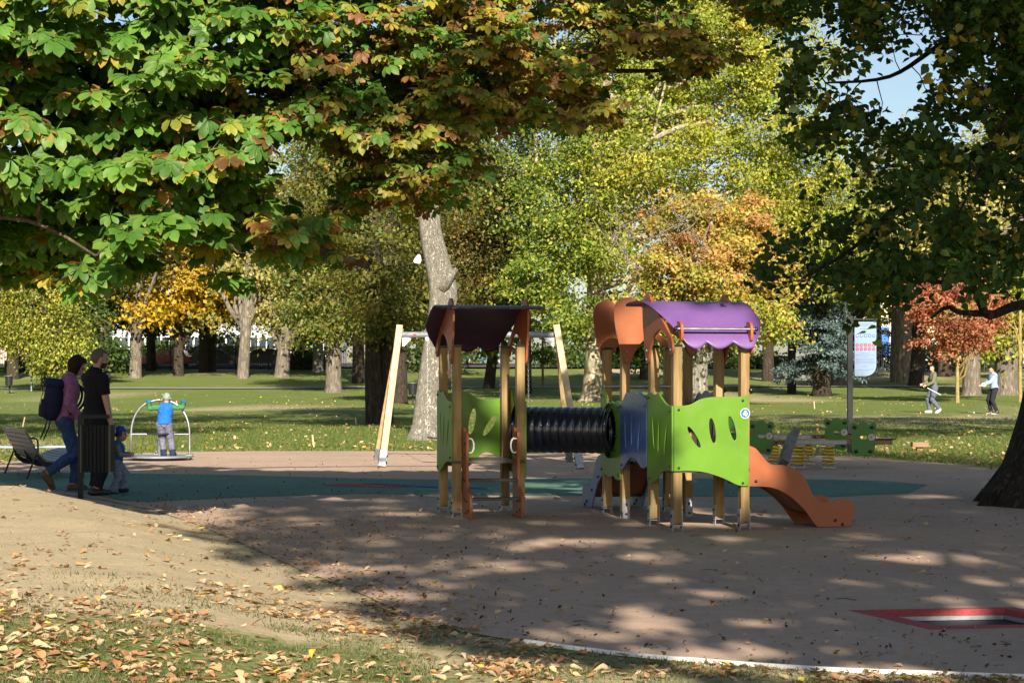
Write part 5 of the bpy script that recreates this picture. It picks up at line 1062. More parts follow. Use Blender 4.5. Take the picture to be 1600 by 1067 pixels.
def person(label, loc, heading, s=1.0, hs=1.0, lean=0.0, side=0.0, pel=(0, 0, .93), feet=None, hands=None, hyaw=0, hpitch=0, clothes=(), voxel=.011, skin='skin', slim=1.0, elbow=(-1, 0, -.3), toe=(0, 0), eyes=True, group=None, heel=(0, 0), fing=True):
    loc = V(loc); root = thing('person', label, 'person', loc, group); rz = Matrix.Rotation(R(heading), 3, 'Z')
    def W(p): return loc + rz @ (V(p) * s)
    b = B(); segs = []
    def seg(lab, a, c, ra, rb): 
        cap_(b, W(a), W(c), ra * s, rb * s); segs.append((lab, np.array(W(a)), np.array(W(c)), (ra + rb) / 2 * s))
    ax = V((math.sin(R(lean)), -math.sin(R(side)), math.cos(R(lean)))).normalized(); P0 = V(pel)
    fw = V((math.cos(R(lean)), 0, -math.sin(R(lean)))); lt = V((0, 1, 0)); fW, lW = rz @ fw, rz @ lt
    def TP(h, f_=0, l_=0): return P0 + ax * h + fw * f_ + lt * l_
    loft_(b, [(W(TP(-.12)), .05 * s, .07 * s), (W(TP(-.09)), .095 * s * slim, .14 * s), (W(TP(-.01, -.01)), .118 * s * slim, .168 * s), (W(TP(.10, .005)), .10 * s * slim, .148 * s), (W(TP(.20, .01)), .102 * s * slim, .145 * s), (W(TP(.33, .012)), .118 * s * slim, .168 * s), (W(TP(.42, 0)), .112 * s * slim, .182 * s), (W(TP(.485, -.012)), .085 * s, .172 * s), (W(TP(.525, -.015)), .058 * s, .10 * s), (W(TP(.545, -.01)), .045 * s, .05 * s)], fW, lW)
    segs += [('pelvis', np.array(W(TP(-.1))), np.array(W(TP(.03))), .14 * s), ('torso', np.array(W(TP(.06))), np.array(W(TP(.46))), .13 * s), ('torso', np.array(W(TP(.46, 0, .12))), np.array(W(TP(.46, 0, -.12))), .07 * s)]
    hn = TP(.52, -.01); hp_ = Matrix.Rotation(R(hyaw), 3, 'Z') @ Matrix.Rotation(R(hpitch), 3, 'Y')
    hcn = hn + ax * .07 + (hp_ @ V((.03, 0, .10))) * hs / s; hcW = W(hcn); hR = rz @ hp_
    seg('neck', hn - ax * .02, hn + (hcn - hn) * .6, .056 * max(1, .7 * hs / s), .052 * max(1, .7 * hs / s))
    def HB(c, r): b.ball(hcW + hR @ (V(c) * hs), 1.0, tuple(q * hs for q in r), hR, 14)
    HB((-.008, 0, .018), (.098, .077, .098)); HB((.012, 0, -.03), (.080, .066, .088)); HB((.040, 0, -.070), (.050, .048, .040)); HB((.096, 0, -.022), (.020, .014, .020)); HB((.088, 0, -.004), (.014, .009, .022)); HB((.086, 0, -.062), (.012, .024, .010)); HB((.078, 0, .030), (.018, .05, .012))
    for sy in (-1, 1): HB((-.008, sy * .079, -.018), (.020, .010, .032))
    segs.append(('head', np.array(hcW + hR @ (V((0, 0, .03)) * hs)), np.array(hcW + hR @ (V((.02, 0, -.06)) * hs)), .085 * hs))
    for k, sy in enumerate((1, -1)):
        hip = TP(-.04, 0, sy * .088); ank = V(feet[k]); kn, ank = ik(hip, ank, .425, .42, (1, sy * .08, .1))
        seg('thigh%d' % k, hip, kn, .088 * slim, .058); seg('shin%d' % k, kn, ank, .056, .040); seg('calf%d' % k, kn.lerp(ank, .25) + V((-.012, 0, 0)), kn.lerp(ank, .45) + V((-.010, 0, 0)), .052, .046)
        td = Matrix.Rotation(R(toe[k]), 3, 'Z') @ V((math.cos(R(heel[k])), 0, -math.sin(R(heel[k])))); dn = V((td.z, 0, -abs(td.x))) if False else V((0, 0, -1))
        h0 = ank + V((0, 0, -.045)) - td * .035; seg('foot%d' % k, h0, h0 + td * .10, .038, .036); seg('foot%d' % k, h0 + td * .09, h0 + td * .185 + V((0, 0, -.008)), .037, .026)
        sh = TP(.455, -.012, sy * .178); el, wr = ik(sh, hands[k], .285, .25, (elbow[0], sy * .35 + elbow[1] * sy, elbow[2]))
        seg('uarm%d' % k, sh, el, .052, .042); seg('farm%d' % k, el, wr, .041, .028)
        hd = (wr - el).normalized(); pn = hd.cross(V((0, sy, 0))); pn = pn.normalized() if pn.length > .1 else V((1, 0, 0)); sd = hd.cross(pn).normalized()
        seg('hand%d' % k, wr, wr + hd * .055, .026, .028); seg('hand%d' % k, wr + hd * .04 + pn * .02, wr + hd * .085 + pn * .024, .016, .014); seg('hand%d' % k, wr + hd * .04 - pn * .02, wr + hd * .085 - pn * .022, .016, .014)
        if fing:
            for j, (o_, ln) in enumerate(((.036, .062), (.013, .074), (-.011, .069), (-.034, .052))):
                f0 = wr + hd * .085 + pn * o_; f1 = f0 + hd * ln * .55 + sd * .008 * -sy + pn * o_ * .15; f2 = f1 + (hd * .75 - sd * .6 * sy) * ln * .5; seg('hand%d' % k, f0, f1, .0095, .009); seg('hand%d' % k, f1, f2, .009, .008)
            t0 = wr + hd * .03 + pn * .03; t1 = t0 + (hd * .5 + pn * .8).normalized() * .04; seg('hand%d' % k, t0, t1, .012, .010); seg('hand%d' % k, t1, t1 + hd * .032, .010, .009)
    tm_ = b.mesh('body'); tmp = bpy.data.objects.new('tmp_body', tm_); COL.objects.link(tmp)
    rm = tmp.modifiers.new('r', 'REMESH'); rm.mode = 'VOXEL'; rm.voxel_size = voxel * (s if s > .7 else .7); smo = tmp.modifiers.new('s', 'SMOOTH'); smo.factor = .5; smo.iterations = 3
    dg = bpy.context.evaluated_depsgraph_get(); me = bpy.data.meshes.new_from_object(tmp.evaluated_get(dg)); me.name = 'body'; bpy.data.objects.remove(tmp)
    nv = len(me.vertices); co = np.empty(nv * 3, np.float32); me.vertices.foreach_get('co', co); co = co.reshape(-1, 3).astype(float)
    nr_ = np.empty(nv * 3, np.float32); me.vertices.foreach_get('normal', nr_); nr_ = nr_.reshape(-1, 3)
    best = np.full(nv, 1e9); lab = np.zeros(nv, int); tt = np.zeros(nv); names = []
    for lb_, a, c, r_ in segs:
        if lb_ not in names: names.append(lb_)
        ab = c - a; t = np.clip(((co - a) @ ab) / (ab @ ab + 1e-12), 0, 1); dd = np.linalg.norm(co - a - t[:, None] * ab, axis=1) - r_
        k = dd < best; best[k] = dd[k]; lab[k] = names.index(lb_); tt[k] = t[k]
    LB = np.array(names)[lab]; hl = (co - np.array(hcW)) @ np.array(hR) / hs           # head coordinates
    nf = len(me.polygons); fv = np.empty(len(me.loops), np.int32); me.loops.foreach_get('vertex_index', fv); quads = len(fv) == 4 * nf; fv = fv.reshape(nf, -1) if quads else None
    body = put('body', me, M[skin] if isinstance(skin, str) else skin, root, smooth=180, origin=loc)
    todo = []
    for c_ in clothes:
        if c_[0] in ('shoe', 'boot', 'sole', 'mitten', 'sleeves'):
            for e_ in '01': todo.append((c_[0] if c_[0] != 'sleeves' else 'sleeve', c_[1], (lambda LB, t, h, p, f=c_[2], e_=e_: f(LB, t, h, p) & np.char.endswith(LB, e_)), c_[3]))
        else: todo.append(c_)
    for nm, mt, pred, off in todo:
        k = pred(LB, tt, hl, (co - np.array(loc)) @ np.array(rz) / s); fk = k[fv].all(1)
        if not fk.any(): continue
        used = np.unique(fv[fk]); mp_ = -np.ones(nv, int); mp_[used] = np.arange(len(used))
        wr_ = (vnoise(co[used, 0] * 22 / s + co[used, 1] * 9, co[used, 2] * 16 / s, 77) - .5) * .017 * s * (1 if off > .006 else .3)
        v2 = co[used] + nr_[used] * (off * s + wr_)[:, None]
        o = put(nm, arr_mesh(nm, v2, mp_[fv[fk]]), mt, root, smooth=180); so_ = o.modifiers.new('cloth', 'SOLIDIFY'); so_.thickness = .005 * s; so_.offset = 1
    if eyes:
        for sy in (-1, 1): B().ball(hcW + hR @ (V((.083, sy * .031, .008)) * hs), .0115 * hs).put('eye', EYE, root, smooth=180)
    return root
EYE = mat('eye', (.05, .035, .03), .15, .1, 3)
cloth = lambda n_, c, v=.25: mat(n_, c, .85, v, 26, .35, 70, spec=.15)
is_ = lambda LB, *q: np.isin(LB, q)
def top_full(LB, t, h, p): return is_(LB, 'torso', 'uarm0', 'uarm1', 'farm0', 'farm1') | (is_(LB, 'pelvis') & (p[:, 2] > .90)) | (is_(LB, 'neck') & (t < .12))
def top_short(LB, t, h, p): return is_(LB, 'torso') | (is_(LB, 'uarm0', 'uarm1') & (t < .72)) | (is_(LB, 'pelvis') & (p[:, 2] > .88)) | (is_(LB, 'neck') & (t < .08))
def vest(LB, t, h, p): return is_(LB, 'torso') | (is_(LB, 'uarm0', 'uarm1') & (t < .02)) | (is_(LB, 'pelvis') & (p[:, 2] > .92)) | (is_(LB, 'neck') & (t < .3))
def sleeves(LB, t, h, p): return (is_(LB, 'uarm0', 'uarm1', 'farm0', 'farm1'))
def trousers(LB, t, h, p): return is_(LB, 'thigh0', 'thigh1', 'calf0', 'calf1', 'pelvis') | (is_(LB, 'shin0', 'shin1') & (t < .97))
def shoes(LB, t, h, p): return is_(LB, 'foot0', 'foot1') | (is_(LB, 'shin0', 'shin1') & (t > .985))
def soles(LB, t, h, p): return is_(LB, 'foot0', 'foot1') & (p[:, 2] < .022)
def hair_short(LB, t, h, p): return is_(LB, 'head') & ((h[:, 2] > .065) | ((h[:, 0] < .012) & (h[:, 2] > -.03)) | ((h[:, 0] < -.03) & (h[:, 2] > -.075))) & (np.abs(h[:, 1]) < .082)
def beard(LB, t, h, p): return is_(LB, 'head') & (h[:, 2] < -.045) & (h[:, 0] > .01)
def hat(LB, t, h, p): return is_(LB, 'head') & ((h[:, 2] > .035) | ((h[:, 0] < .03) & (h[:, 2] > -.035)))
def mitt(LB, t, h, p): return is_(LB, 'hand0', 'hand1') | (is_(LB, 'farm0', 'farm1') & (t > .86))
c_black, c_blacktr, c_jean = cloth('black_cotton', (.012, .012, .014)), cloth('dark_trousers', (.014, .015, .018)), cloth('blue_denim', (.03, .06, .15))
c_brownshoe, c_blackshoe, c_hairbr = mat('brown_suede', (.09, .05, .025), .7), mat('black_leather', (.012, .012, .012), .4), mat('brown_hair', (.022, .011, .009), .65, .3, 60, .5, 150, spec=.15)
m_man = gpt(147, 774); 
person('bald bearded man in black t shirt and dark trousers standing behind the litter bin', V((m_man.x, m_man.y, 0)), 42, s=1.045, hs=1.03, lean=3, feet=[(.06, .10, .085), (-.03, -.10, .085)], hands=[(.16, .20, .82), (.10, -.23, .82)], hyaw=-14, hpitch=12,
       clothes=[('trousers', c_blacktr, trousers, .020), ('t_shirt', c_black, top_short, .016), ('shoe', c_blackshoe, shoes, .008), ('stubble_hair', mat('grey_stubble', (.10, .075, .065), .8, .2, 80), hair_short, .001), ('beard', mat('dark_beard', (.03, .02, .016), .8), beard, .004)], voxel=.0085)
w_ = gpt(104, 768); wl_ = V((w_.x, w_.y, 0))
c_pink = cloth('mauve_knit', (.25, .10, .20))
person('woman in mauve jumper and blue jeans stepping forward with one heel raised', wl_, 22, s=1.0, hs=1.02, lean=8, slim=.92, pel=(-.02, 0, .93), feet=[(.10, .09, .085), (-.26, -.08, .24)], hands=[(.22, .16, .93), (.16, -.22, .92)], hyaw=-8, hpitch=28, heel=(0, 58),
       clothes=[('jeans', c_jean, trousers, .012), ('jumper', c_pink, top_full, .018), ('shoe', c_brownshoe, shoes, .012), ('hair', c_hairbr, lambda LB, t, h, p: is_(LB, 'head', 'neck') & ((h[:, 2] > .06) | ((h[:, 0] < .045) & (h[:, 2] > -.14)) | (h[:, 0] < -.02)), .022)], voxel=.0085)
# backpack worn by the woman: a thing of its own
hd = R(22); fwd = V((math.cos(hd), math.sin(hd), 0)); lat = V((-math.sin(hd), math.cos(hd), 0)); tl_ = R(8); upb = (V((0, 0, 1)) * math.cos(tl_) + fwd * math.sin(tl_)); bkd = (-fwd * math.cos(tl_) + V((0, 0, 1)) * math.sin(tl_))
bc = wl_ + V((0, 0, 1.12)) + bkd * .20 + fwd * .03; bp_ = thing('backpack', 'navy rucksack with pale straps on the back of the woman in mauve', 'backpack', bc)
rm3 = Matrix((lat, bkd, upb)).transposed(); navy = cloth('navy_nylon', (.014, .018, .05))
def bub(c, sz, m, nm, par=bp_):
    b = B(); bmesh.ops.create_cube(b.b, size=1); bmesh.ops.subdivide_edges(b.b, edges=b.b.edges[:], cuts=5, use_grid_fill=True)
    for v in b.b.verts:
        q = v.co * 2; r_ = V((q.x * math.sqrt(max(0, 1 - q.y * q.y / 3 - q.z * q.z / 4)), q.y * math.sqrt(max(0, 1 - q.x * q.x / 3 - q.z * q.z / 4)), q.z * math.sqrt(max(0, 1 - q.x * q.x / 4 - q.y * q.y / 4)))); v.co = rm3 @ V((r_.x * sz[0] / 2, r_.y * sz[1] / 2, r_.z * sz[2] / 2)) + c
    return b.put(nm, m, par, smooth=180)
bub(bc, (.34, .24, .50), navy, 'bag'); bub(bc + bkd * .10 - upb * .10, (.26, .12, .24), cloth('navy_pocket', (.022, .02, .035)), 'pocket'); bub(bc + upb * .22 + bkd * .01, (.34, .28, .14), cloth('navy_lid', (.015, .02, .07)), 'lid')
for s_ in (-1, 1):
    B().tube(spline([tuple(bc + lat * s_ * .09 + upb * .19 - bkd * .08), tuple(bc + lat * s_ * .11 + upb * .26 - bkd * .20), tuple(bc + lat * s_ * .13 + upb * .17 - bkd * .36), tuple(bc + lat * s_ * .155 - upb * .02 - bkd * .34), tuple(bc + lat * s_ * .16 - upb * .16 - bkd * .16)], 5), .017, 6).put('shoulder_strap', navy, bp_, smooth=180)
    B().tube([bc + lat * s_ * .13 - upb * .22 + bkd * .02, bc + lat * s_ * .14 - upb * .34 + bkd * .03, bc + lat * s_ * .13 - upb * .50 + bkd * .07], .009, 5).put('hanging_strap', navy, bp_, smooth=180)
B().tube([bc + bkd * .135 + upb * .15 - lat * .05, bc + bkd * .165 + upb * .02 - lat * .08, bc + bkd * .165 - upb * .06 - lat * .11], .008, 5).put('pale_cord', mat('pale_cord', (.45, .38, .25), .7), bp_, smooth=180)
# toddler
q = gpt(181, 772)
person('toddler in blue vest and blue knitted hat stepping beside the man', V((q.x, q.y, 0)), 8, s=.445, hs=.80, lean=6, slim=1.25, pel=(0, 0, .92), feet=[(.16, .10, .15), (-.10, -.10, .085)], hands=[(.34, .16, 1.12), (.36, -.14, 1.10)], hpitch=6, heel=(-5, 10),
       clothes=[('trousers', cloth('grey_blue_trousers', (.18, .22, .33)), trousers, .05), ('sleeves', cloth('grey_knit', (.20, .20, .27)), sleeves, .035), ('vest', cloth('blue_quilt', (.02, .13, .40)), vest, .06), ('hat', cloth('blue_pattern_knit', (.035, .06, .36), .5), hat, .012), ('shoe', cloth('navy_shoe', (.02, .025, .06)), shoes, .03)], voxel=.0075, fing=True)
# child on the merry-go-round
q = V((*tuple(gpt(263, 719))[:2], .085)); q.y -= .12
person('small child in bright blue gilet and grey hat seen from behind gripping the carousel hoops', q, 97, s=.60, hs=.80, lean=7, side=6, slim=1.15, pel=(-.02, .08, .93), feet=[(.0, .10, .085), (-.02, -.16, .085)], hands=[(.20, .52, 1.46), (.22, -.44, 1.48)], hpitch=12, toe=(12, -14), elbow=(-1, .1, -.45),
       clothes=[('trousers', cloth('grey_trousers', (.13, .13, .19), .3), trousers, .04), ('gilet', cloth('bright_blue_nylon', (.015, .115, .45)), vest, .05), ('sleeves', cloth('green_sleeve', (.05, .16, .06)), sleeves, .03), ('mitten', cloth('teal_mitten', (.02, .14, .19)), mitt, .05), ('hat', cloth('grey_green_knit', (.20, .26, .21)), hat, .012), ('boot', cloth('navy_boot', (.02, .03, .055)), lambda LB, t, h, p: is_(LB, 'foot0', 'foot1') | (is_(LB, 'shin0', 'shin1') & (t > .78)), .045)], voxel=.0075)
# joggers
jw = mat('white_shoe', (.75, .75, .74), .5); jz = lambda q: V((q.x, q.y, gz(q.x, q.y)))
j1 = jz(V((*bx(1459, 72), 0)))
person('young man in olive sweatshirt and grey joggers striding left across the lawn', j1, 186, s=1.04, hs=1.02, lean=5, pel=(0, 0, .92), feet=[(-.17, .10, .14), (.12, -.10, .085)], hands=[(.32, .20, 1.00), (.36, -.12, 1.04)], hyaw=32, hpitch=2, heel=(38, 0),
       clothes=[('joggers', cloth('grey_joggers', (.10, .115, .15)), trousers, .028), ('sweatshirt', cloth('olive_sweat', (.13, .13, .085)), top_full, .022), ('shoe', jw, shoes, .014), ('hair', c_hairbr, hair_short, .012)], voxel=.013)
tag(B().cyl(at(1449, 606, 71.6), at(1470, 617, 71.4), .016, n=8).put('white_rod', M['white_plastic'], smooth=60), 'thin white rod held by the man in the olive sweatshirt', 'rod')
j2 = jz(V((*bx(1553, 70), 0)))
person('young man in light blue sweatshirt and black trousers looking down on the lawn', j2, 188, s=1.02, hs=1.02, lean=4, pel=(0, 0, .92), feet=[(-.08, .09, .09), (.07, -.10, .085)], hands=[(.42, .14, 1.06), (.38, -.16, 1.03)], hyaw=8, hpitch=24, heel=(10, 0),
       clothes=[('trousers', cloth('black_joggers', (.02, .021, .028)), trousers, .018), ('sweatshirt', cloth('pale_blue_sweat', (.26, .36, .56)), top_full, .028), ('shoe', c_blackshoe, shoes, .012), ('sole', jw, soles, .022), ('hair', c_hairbr, hair_short, .014)], voxel=.013)
q = at(1537, 602, 69.6); tag(B().plate([(-.11, -.03), (.02, -.07), (.11, .02), (.06, .10), (-.06, .09)], .10, lambda a, z_, t: q + V((a, t - .05, z_))).put('white_cloth', M['white_plastic'], bevel=.03), 'crumpled white cloth held by the man in light blue', 'cloth')
q = V((*bx(1052, 112), 0)); q.z = gz(q.x, q.y)
person('distant walker in pale blue top on the path seen between the tower posts', q, 200, feet=[(-.15, .09, .10), (.2, -.09, .085)], hands=[(.1, .25, .85), (.15, -.25, .85)], clothes=[('trousers', c_blacktr, trousers, .02), ('top', cloth('pale_blue_top', (.35, .42, .52)), top_full, .02), ('hair', c_hairbr, hair_short, .012)], voxel=.022, eyes=False)
# ------------------------------------------------------------------ horse chestnut overhanging from the left
def palmate(seed):
    r = np.random.default_rng(seed); vs, fs, tm = [], [], []
    nl = int(r.integers(5, 8)); angs = np.linspace(-1.7, 1.7, nl) + r.normal(0, .07, nl)
    for a in angs:
        L = (.165 - .030 * abs(a)) * r.uniform(.85, 1.12); d = np.array([math.cos(a), math.sin(a), 0]); s = np.array([-d[1], d[0], 0]); dr = r.uniform(.12, .5); tw = r.normal(0, .12)
        b0 = len(vs); pet = d * .012
        def P3(t, sd, wd): return pet + d * t * L * (1 - .12 * dr * t) + s * sd * wd * L + np.array([0, 0, -dr * t * t * L + abs(sd) * wd * L * .30 + tw * sd * wd * L])
        vs.append(P3(0, 0, 0)); tm.append(0.)
        for t, wd in ((.30, .12), (.62, .25), (.84, .21)):
            for sd in (-1, 0, 1): vs.append(P3(t, sd, wd)); tm.append(.25 + .3 * t if sd else .08 + .25 * t)
        vs.append(P3(1.0, 0, 0)); tm.append(1.)
        fs += [(b0, b0 + 2, b0 + 1), (b0, b0 + 3, b0 + 2)]
        for k in (0, 1):
            o_ = b0 + 1 + 3 * k
            for q in ((o_, o_ + 1, o_ + 4), (o_, o_ + 4, o_ + 3), (o_ + 1, o_ + 2, o_ + 5), (o_ + 1, o_ + 5, o_ + 4)): fs.append(q)
        o_ = b0 + 7; fs += [(o_, o_ + 1, b0 + 10), (o_ + 1, o_ + 2, b0 + 10)]
    # leaf stalk
    b0 = len(vs); vs += [np.array([0, -.0025, 0]), np.array([0, .0025, 0]), np.array([-.13, 0, .015])]; tm += [.1, .1, .1]; fs.append((b0, b0 + 1, b0 + 2))
    return np.array(vs), np.array(fs), np.array(tm)
SH = [palmate(100 + i) for i in range(6)]
TONE = {'g': [(.07, .165, .022), (.095, .20, .03), (.055, .13, .02), (.12, .22, .035)], 'y': [(.20, .22, .03), (.15, .18, .025), (.30, .26, .035)], 'b': [(.24, .12, .03), (.17, .075, .025), (.30, .18, .045), (.12, .06, .022)]}
def tone_col(tone, tm, r):
    base = np.array(TONE[tone][int(r.integers(len(TONE[tone])))]) * r.uniform(.8, 1.2)
    edge = np.array([(.33, .24, .04), (.34, .18, .05), (.42, .28, .08)][int(r.integers(3))])
    amt = r.uniform(.0, .55) if tone == 'g' else r.uniform(.2, .9)
    m = np.clip((tm - (1 - amt)) / .35, 0, 1)[:, None] * (r.random(len(tm)) < .75)[:, None]
    return base * (1 - m) + edge * m
def heart(seed):
    r = np.random.default_rng(seed); f = r.uniform(.1, .35); dr = r.uniform(.05, .4)
    q = [(0, 0), (.12, .40), (.45, .46), (1.0, 0), (.45, -.46), (.12, -.40), (-.10, .22), (-.10, -.22), (.5, 0)]
    v = np.array([(x, y, abs(y) * f - dr * x * x) for x, y in q]); fc = np.array([(0, 6, 1), (0, 1, 8), (1, 2, 8), (2, 3, 8), (3, 4, 8), (4, 5, 8), (5, 0, 8), (5, 7, 0)])
    return v, fc, np.clip(np.abs(v[:, 1]) + v[:, 0] * .5, 0, 1)
def frames(N, fan, nrm):
    ez = unit(nrm); ex = unit(fan - ez * (fan * ez).sum(1, keepdims=True)); ey = np.cross(ez, ex); return ex, ey, ez
def leaves(root, pts, fan, nrm, scale, tones, shapes, colfn, m, nparts, show, nv_tone=3, part='leaf', mass='leaf_mass'):
    """the leaves that show largest become objects of their own, the rest one mass"""
    N = len(pts); ex, ey, ez = frames(N, fan, nrm); k = rng.integers(0, len(shapes), N)
    order = np.argsort(-show); big = set(order[:nparts].tolist()); cache = {}; rw = wl(root)
    for i in order[:nparts]:
        key = (int(k[i]), tones[i], int(rng.integers(nv_tone)))
        if key not in cache:
            v, f, tm = shapes[key[0]]; cache[key] = arr_mesh(part, v, f, colfn(key[1], tm, np.random.default_rng(abs(hash(key[1])) % 1000 if False else sum(map(ord, key[1])) * 31 + key[0] * 7 + key[2]))); cache[key].materials.append(m)
        o = bpy.data.objects.new(part, cache[key]); COL.objects.link(o); o.parent = root
        mm = Matrix(((ex[i, 0], ey[i, 0], ez[i, 0]), (ex[i, 1], ey[i, 1], ez[i, 1]), (ex[i, 2], ey[i, 2], ez[i, 2]))).to_4x4()
        o.matrix_local = Matrix.Translation(V(pts[i]) - rw) @ mm @ Matrix.Scale(float(scale[i]), 4)
    vs, fs, cs, off = [], [], [], 0
    rest = [i for i in range(N) if i not in big]
    for i in rest:
        v, f, tm = shapes[k[i]]; q = (v * scale[i]) @ np.stack([ex[i], ey[i], ez[i]]) + pts[i]
        vs.append(q); fs.append(f + off); off += len(v); cs.append(colfn(tones[i], tm, rng))
    if vs: put(mass, arr_mesh(mass, np.vstack(vs), np.vstack(fs), np.vstack(cs)), m, root, kind='stuff')
def near_limb(path_pts, c):
    d = [(p - c).length for p in path_pts]; return path_pts[int(np.argmin(d))]

cbase = (-8.2, 18.2); croot = thing('horse_chestnut', 'horse chestnut whose green and browning hand shaped leaves hang across the upper left', 'tree', (*cbase, gz(*cbase)))
b = B(); tz = gz(*cbase)
b.tube(spline([(cbase[0], cbase[1], tz - .2), (cbase[0], cbase[1], tz + .5), (cbase[0] + .1, cbase[1], 2.2), (cbase[0] + .2, cbase[1] + .2, 5), (cbase[0] + .5, cbase[1] + .4, 10)], 4), list(np.interp(np.linspace(0, 1, 17), [0, .15, .5, 1], [.62, .42, .36, .22])), 14)
LP = []
def big_limb(pts, r0, r1):
    pp = [V(q) for q in spline(pts, 5)]; b.tube(pp, list(np.linspace(r0, r1, len(pp))), 8); LP.extend(pp)
T0 = (cbase[0] + .15, cbase[1] + .1)
big_limb([(T0[0], T0[1], 4.0), tuple(at(-100, 250, 17.2)), tuple(at(120, 255, 17.1)), tuple(at(280, 290, 17.2)), tuple(at(400, 345, 17.4)), tuple(at(470, 380, 17.5)), tuple(at(530, 402, 17.6)), tuple(at(577, 416, 17.6))], .08, .03)
big_limb([(T0[0], T0[1], 4.6), tuple(at(-50, 60, 17.5)), tuple(at(250, -20, 18)), tuple(at(500, 40, 18.5)), tuple(at(720, 90, 19)), tuple(at(930, 110, 19.6)), tuple(at(1080, 110, 20))], .10, .014)
big_limb([(T0[0], T0[1], 3.5), tuple(at(-60, 330, 16.6)), tuple(at(60, 350, 16.2)), tuple(at(150, 400, 16))], .03, .01)
big_limb([(T0[0], T0[1], 5.2), tuple(at(100, -150, 18)), tuple(at(450, -180, 18.6)), tuple(at(800, -120, 19.4)), tuple(at(1100, -40, 20.2))], .11, .018)
big_limb([(T0[0], T0[1], 5.0), tuple(at(0, -80, 17)), tuple(at(200, -60, 16.8)), tuple(at(420, 40, 16.8)), tuple(at(560, 120, 17))], .09, .014)
big_limb([(T0[0], T0[1], 4.4), tuple(at(0, 150, 18.5)), tuple(at(300, 140, 19)), tuple(at(560, 230, 19.2)), tuple(at(700, 260, 19.4))], .08, .012)
CB_X = [-60, 0, 60, 120, 200, 235, 262, 300, 345, 400, 450, 478, 520, 575, 615, 660, 690, 720, 760, 800, 850, 900, 950, 1000, 1050, 1100, 1150, 1200, 1260]
CB_Y = [470, 488, 478, 470, 448, 466, 405, 440, 462, 455, 470, 410, 432, 405, 330, 345, 372, 300, 268, 240, 232, 238, 212, 180, 160, 122, 108, 70, 20]
HOLES = [(478, 268, 58, 62), (575, 360, 30, 40), (275, 400, 35, 40), (985, 120, 40, 40), (820, 210, 30, 25), (395, 395, 30, 25), (1120, 30, 45, 30), (200, 8, 22, 12)]
def ok_pt(c, mg):
    px, py = CX + F * c.x / c.y, HY - F * (c.z - H) / c.y
    if py + mg > np.interp(px, CB_X, CB_Y) or px > 1262: return False
    if any(((px - hx) / (hw + 14)) ** 2 + ((py - hy) / (hh + 14)) ** 2 < 1 for hx, hy, hw, hh in HOLES): return False
    q_ = np.array([[c.x + SD.x * c.z / TE, c.y + SD.y * c.z / TE]])
    return not ((inside(q_, LIT_POLY[1])[0] and q_[0, 1] > 29.5) or inside(q_, LIT_POLY[0])[0])
sprays = []; tries = 0
while len(sprays) < 740 and tries < 16000:
    tries += 1
    px = random.uniform(-260, 1250) if random.random() < .62 else random.uniform(380, 1240); top = -480 if px < 350 else -330
    py = random.uniform(top, 500); D = 15.6 + 3.0 * max(0, px) / 1250 + random.random() ** 1.2 * 3.4
    if py < -60 and random.random() < .45: continue
    c = at(px, py, D)
    if ok_pt(c, 30): sprays.append(c)
sprays.sort(key=lambda q: (near_limb(LP, q) - q).length)
pts, fan, nrm, sc, tones, show = [], [], [], [], [], []
for c in sprays:
    lp = near_limb(LP, c); L = (c - lp).length; LP.append(c)
    n_ = 4; pp = [lp.lerp(c, t) + V((random.uniform(-1, 1), random.uniform(-1, 1), random.uniform(-.2, 1))) * L * .12 * math.sin(math.pi * t) for t in [i / n_ for i in range(n_ + 1)]]
    b.tube(pp, list(np.linspace(min(.016, .008 + .008 * L), .007, n_ + 1)), 5)
    dv = V((random.gauss(.25, .7), random.gauss(-.55, .5), random.gauss(-.12, .12))); dv.normalize(); pd = V((-dv.y, dv.x, 0)).normalized()
    Ls = random.uniform(.35, .6); e0, e1 = c - dv * Ls * .3, c + dv * Ls + V((0, 0, -.10)); b.tube([e0, c, e1], [.006, .006, .003], 4); LP.append(e1)
    pxc = CX + F * c.x / c.y; br0 = np.interp(pxc, [0, 250, 420, 560, 800, 1250], [.02, .05, .16, .42, .60, .72]) + random.gauss(0, .16)
    for j in range(random.randint(5, 7)):
        cc_ = c + dv * random.uniform(-.25, 1.05) * Ls + pd * random.gauss(0, .16) + V((0, 0, random.gauss(0, .05)))
        if not ok_pt(cc_, 22): continue
        for k in range(random.randint(3, 6)):
            a = random.uniform(0, 2 * math.pi); dd = V((math.cos(a), math.sin(a) * .8 - .3, random.uniform(-.55, -.05))) + dv * .35
            o_ = cc_ + dd * random.uniform(.04, .20) + V((0, 0, random.uniform(-.05, .05)))
            pts.append(tuple(o_)); fan.append(tuple(dd + V((0, 0, -.2)))); nrm.append((random.gauss(.0, .32), random.gauss(-.42, .36), random.uniform(.45, 1.1)))
            s_ = random.uniform(.80, 1.35) * float(np.interp(pxc, [300, 560], [.95, .60])); sc.append(s_)
            u = random.random(); tones.append('b' if u < br0 * .5 else ('y' if u < br0 * 1.15 + .08 else 'g'))
            qx = CX + F * o_.x / o_.y; qy = HY - F * (o_.z - H) / o_.y
            show.append(s_ / o_.y if (10 < qx < 1300 and 10 < qy < 520) else -1)
b.put('trunk', M['twig'], croot, smooth=180, origin=(*cbase, tz))
show = np.array(show)
leaves(croot, np.array(pts), np.array(fan), np.array(nrm), np.array(sc), tones, SH, tone_col, M['leaf'], 300, show)

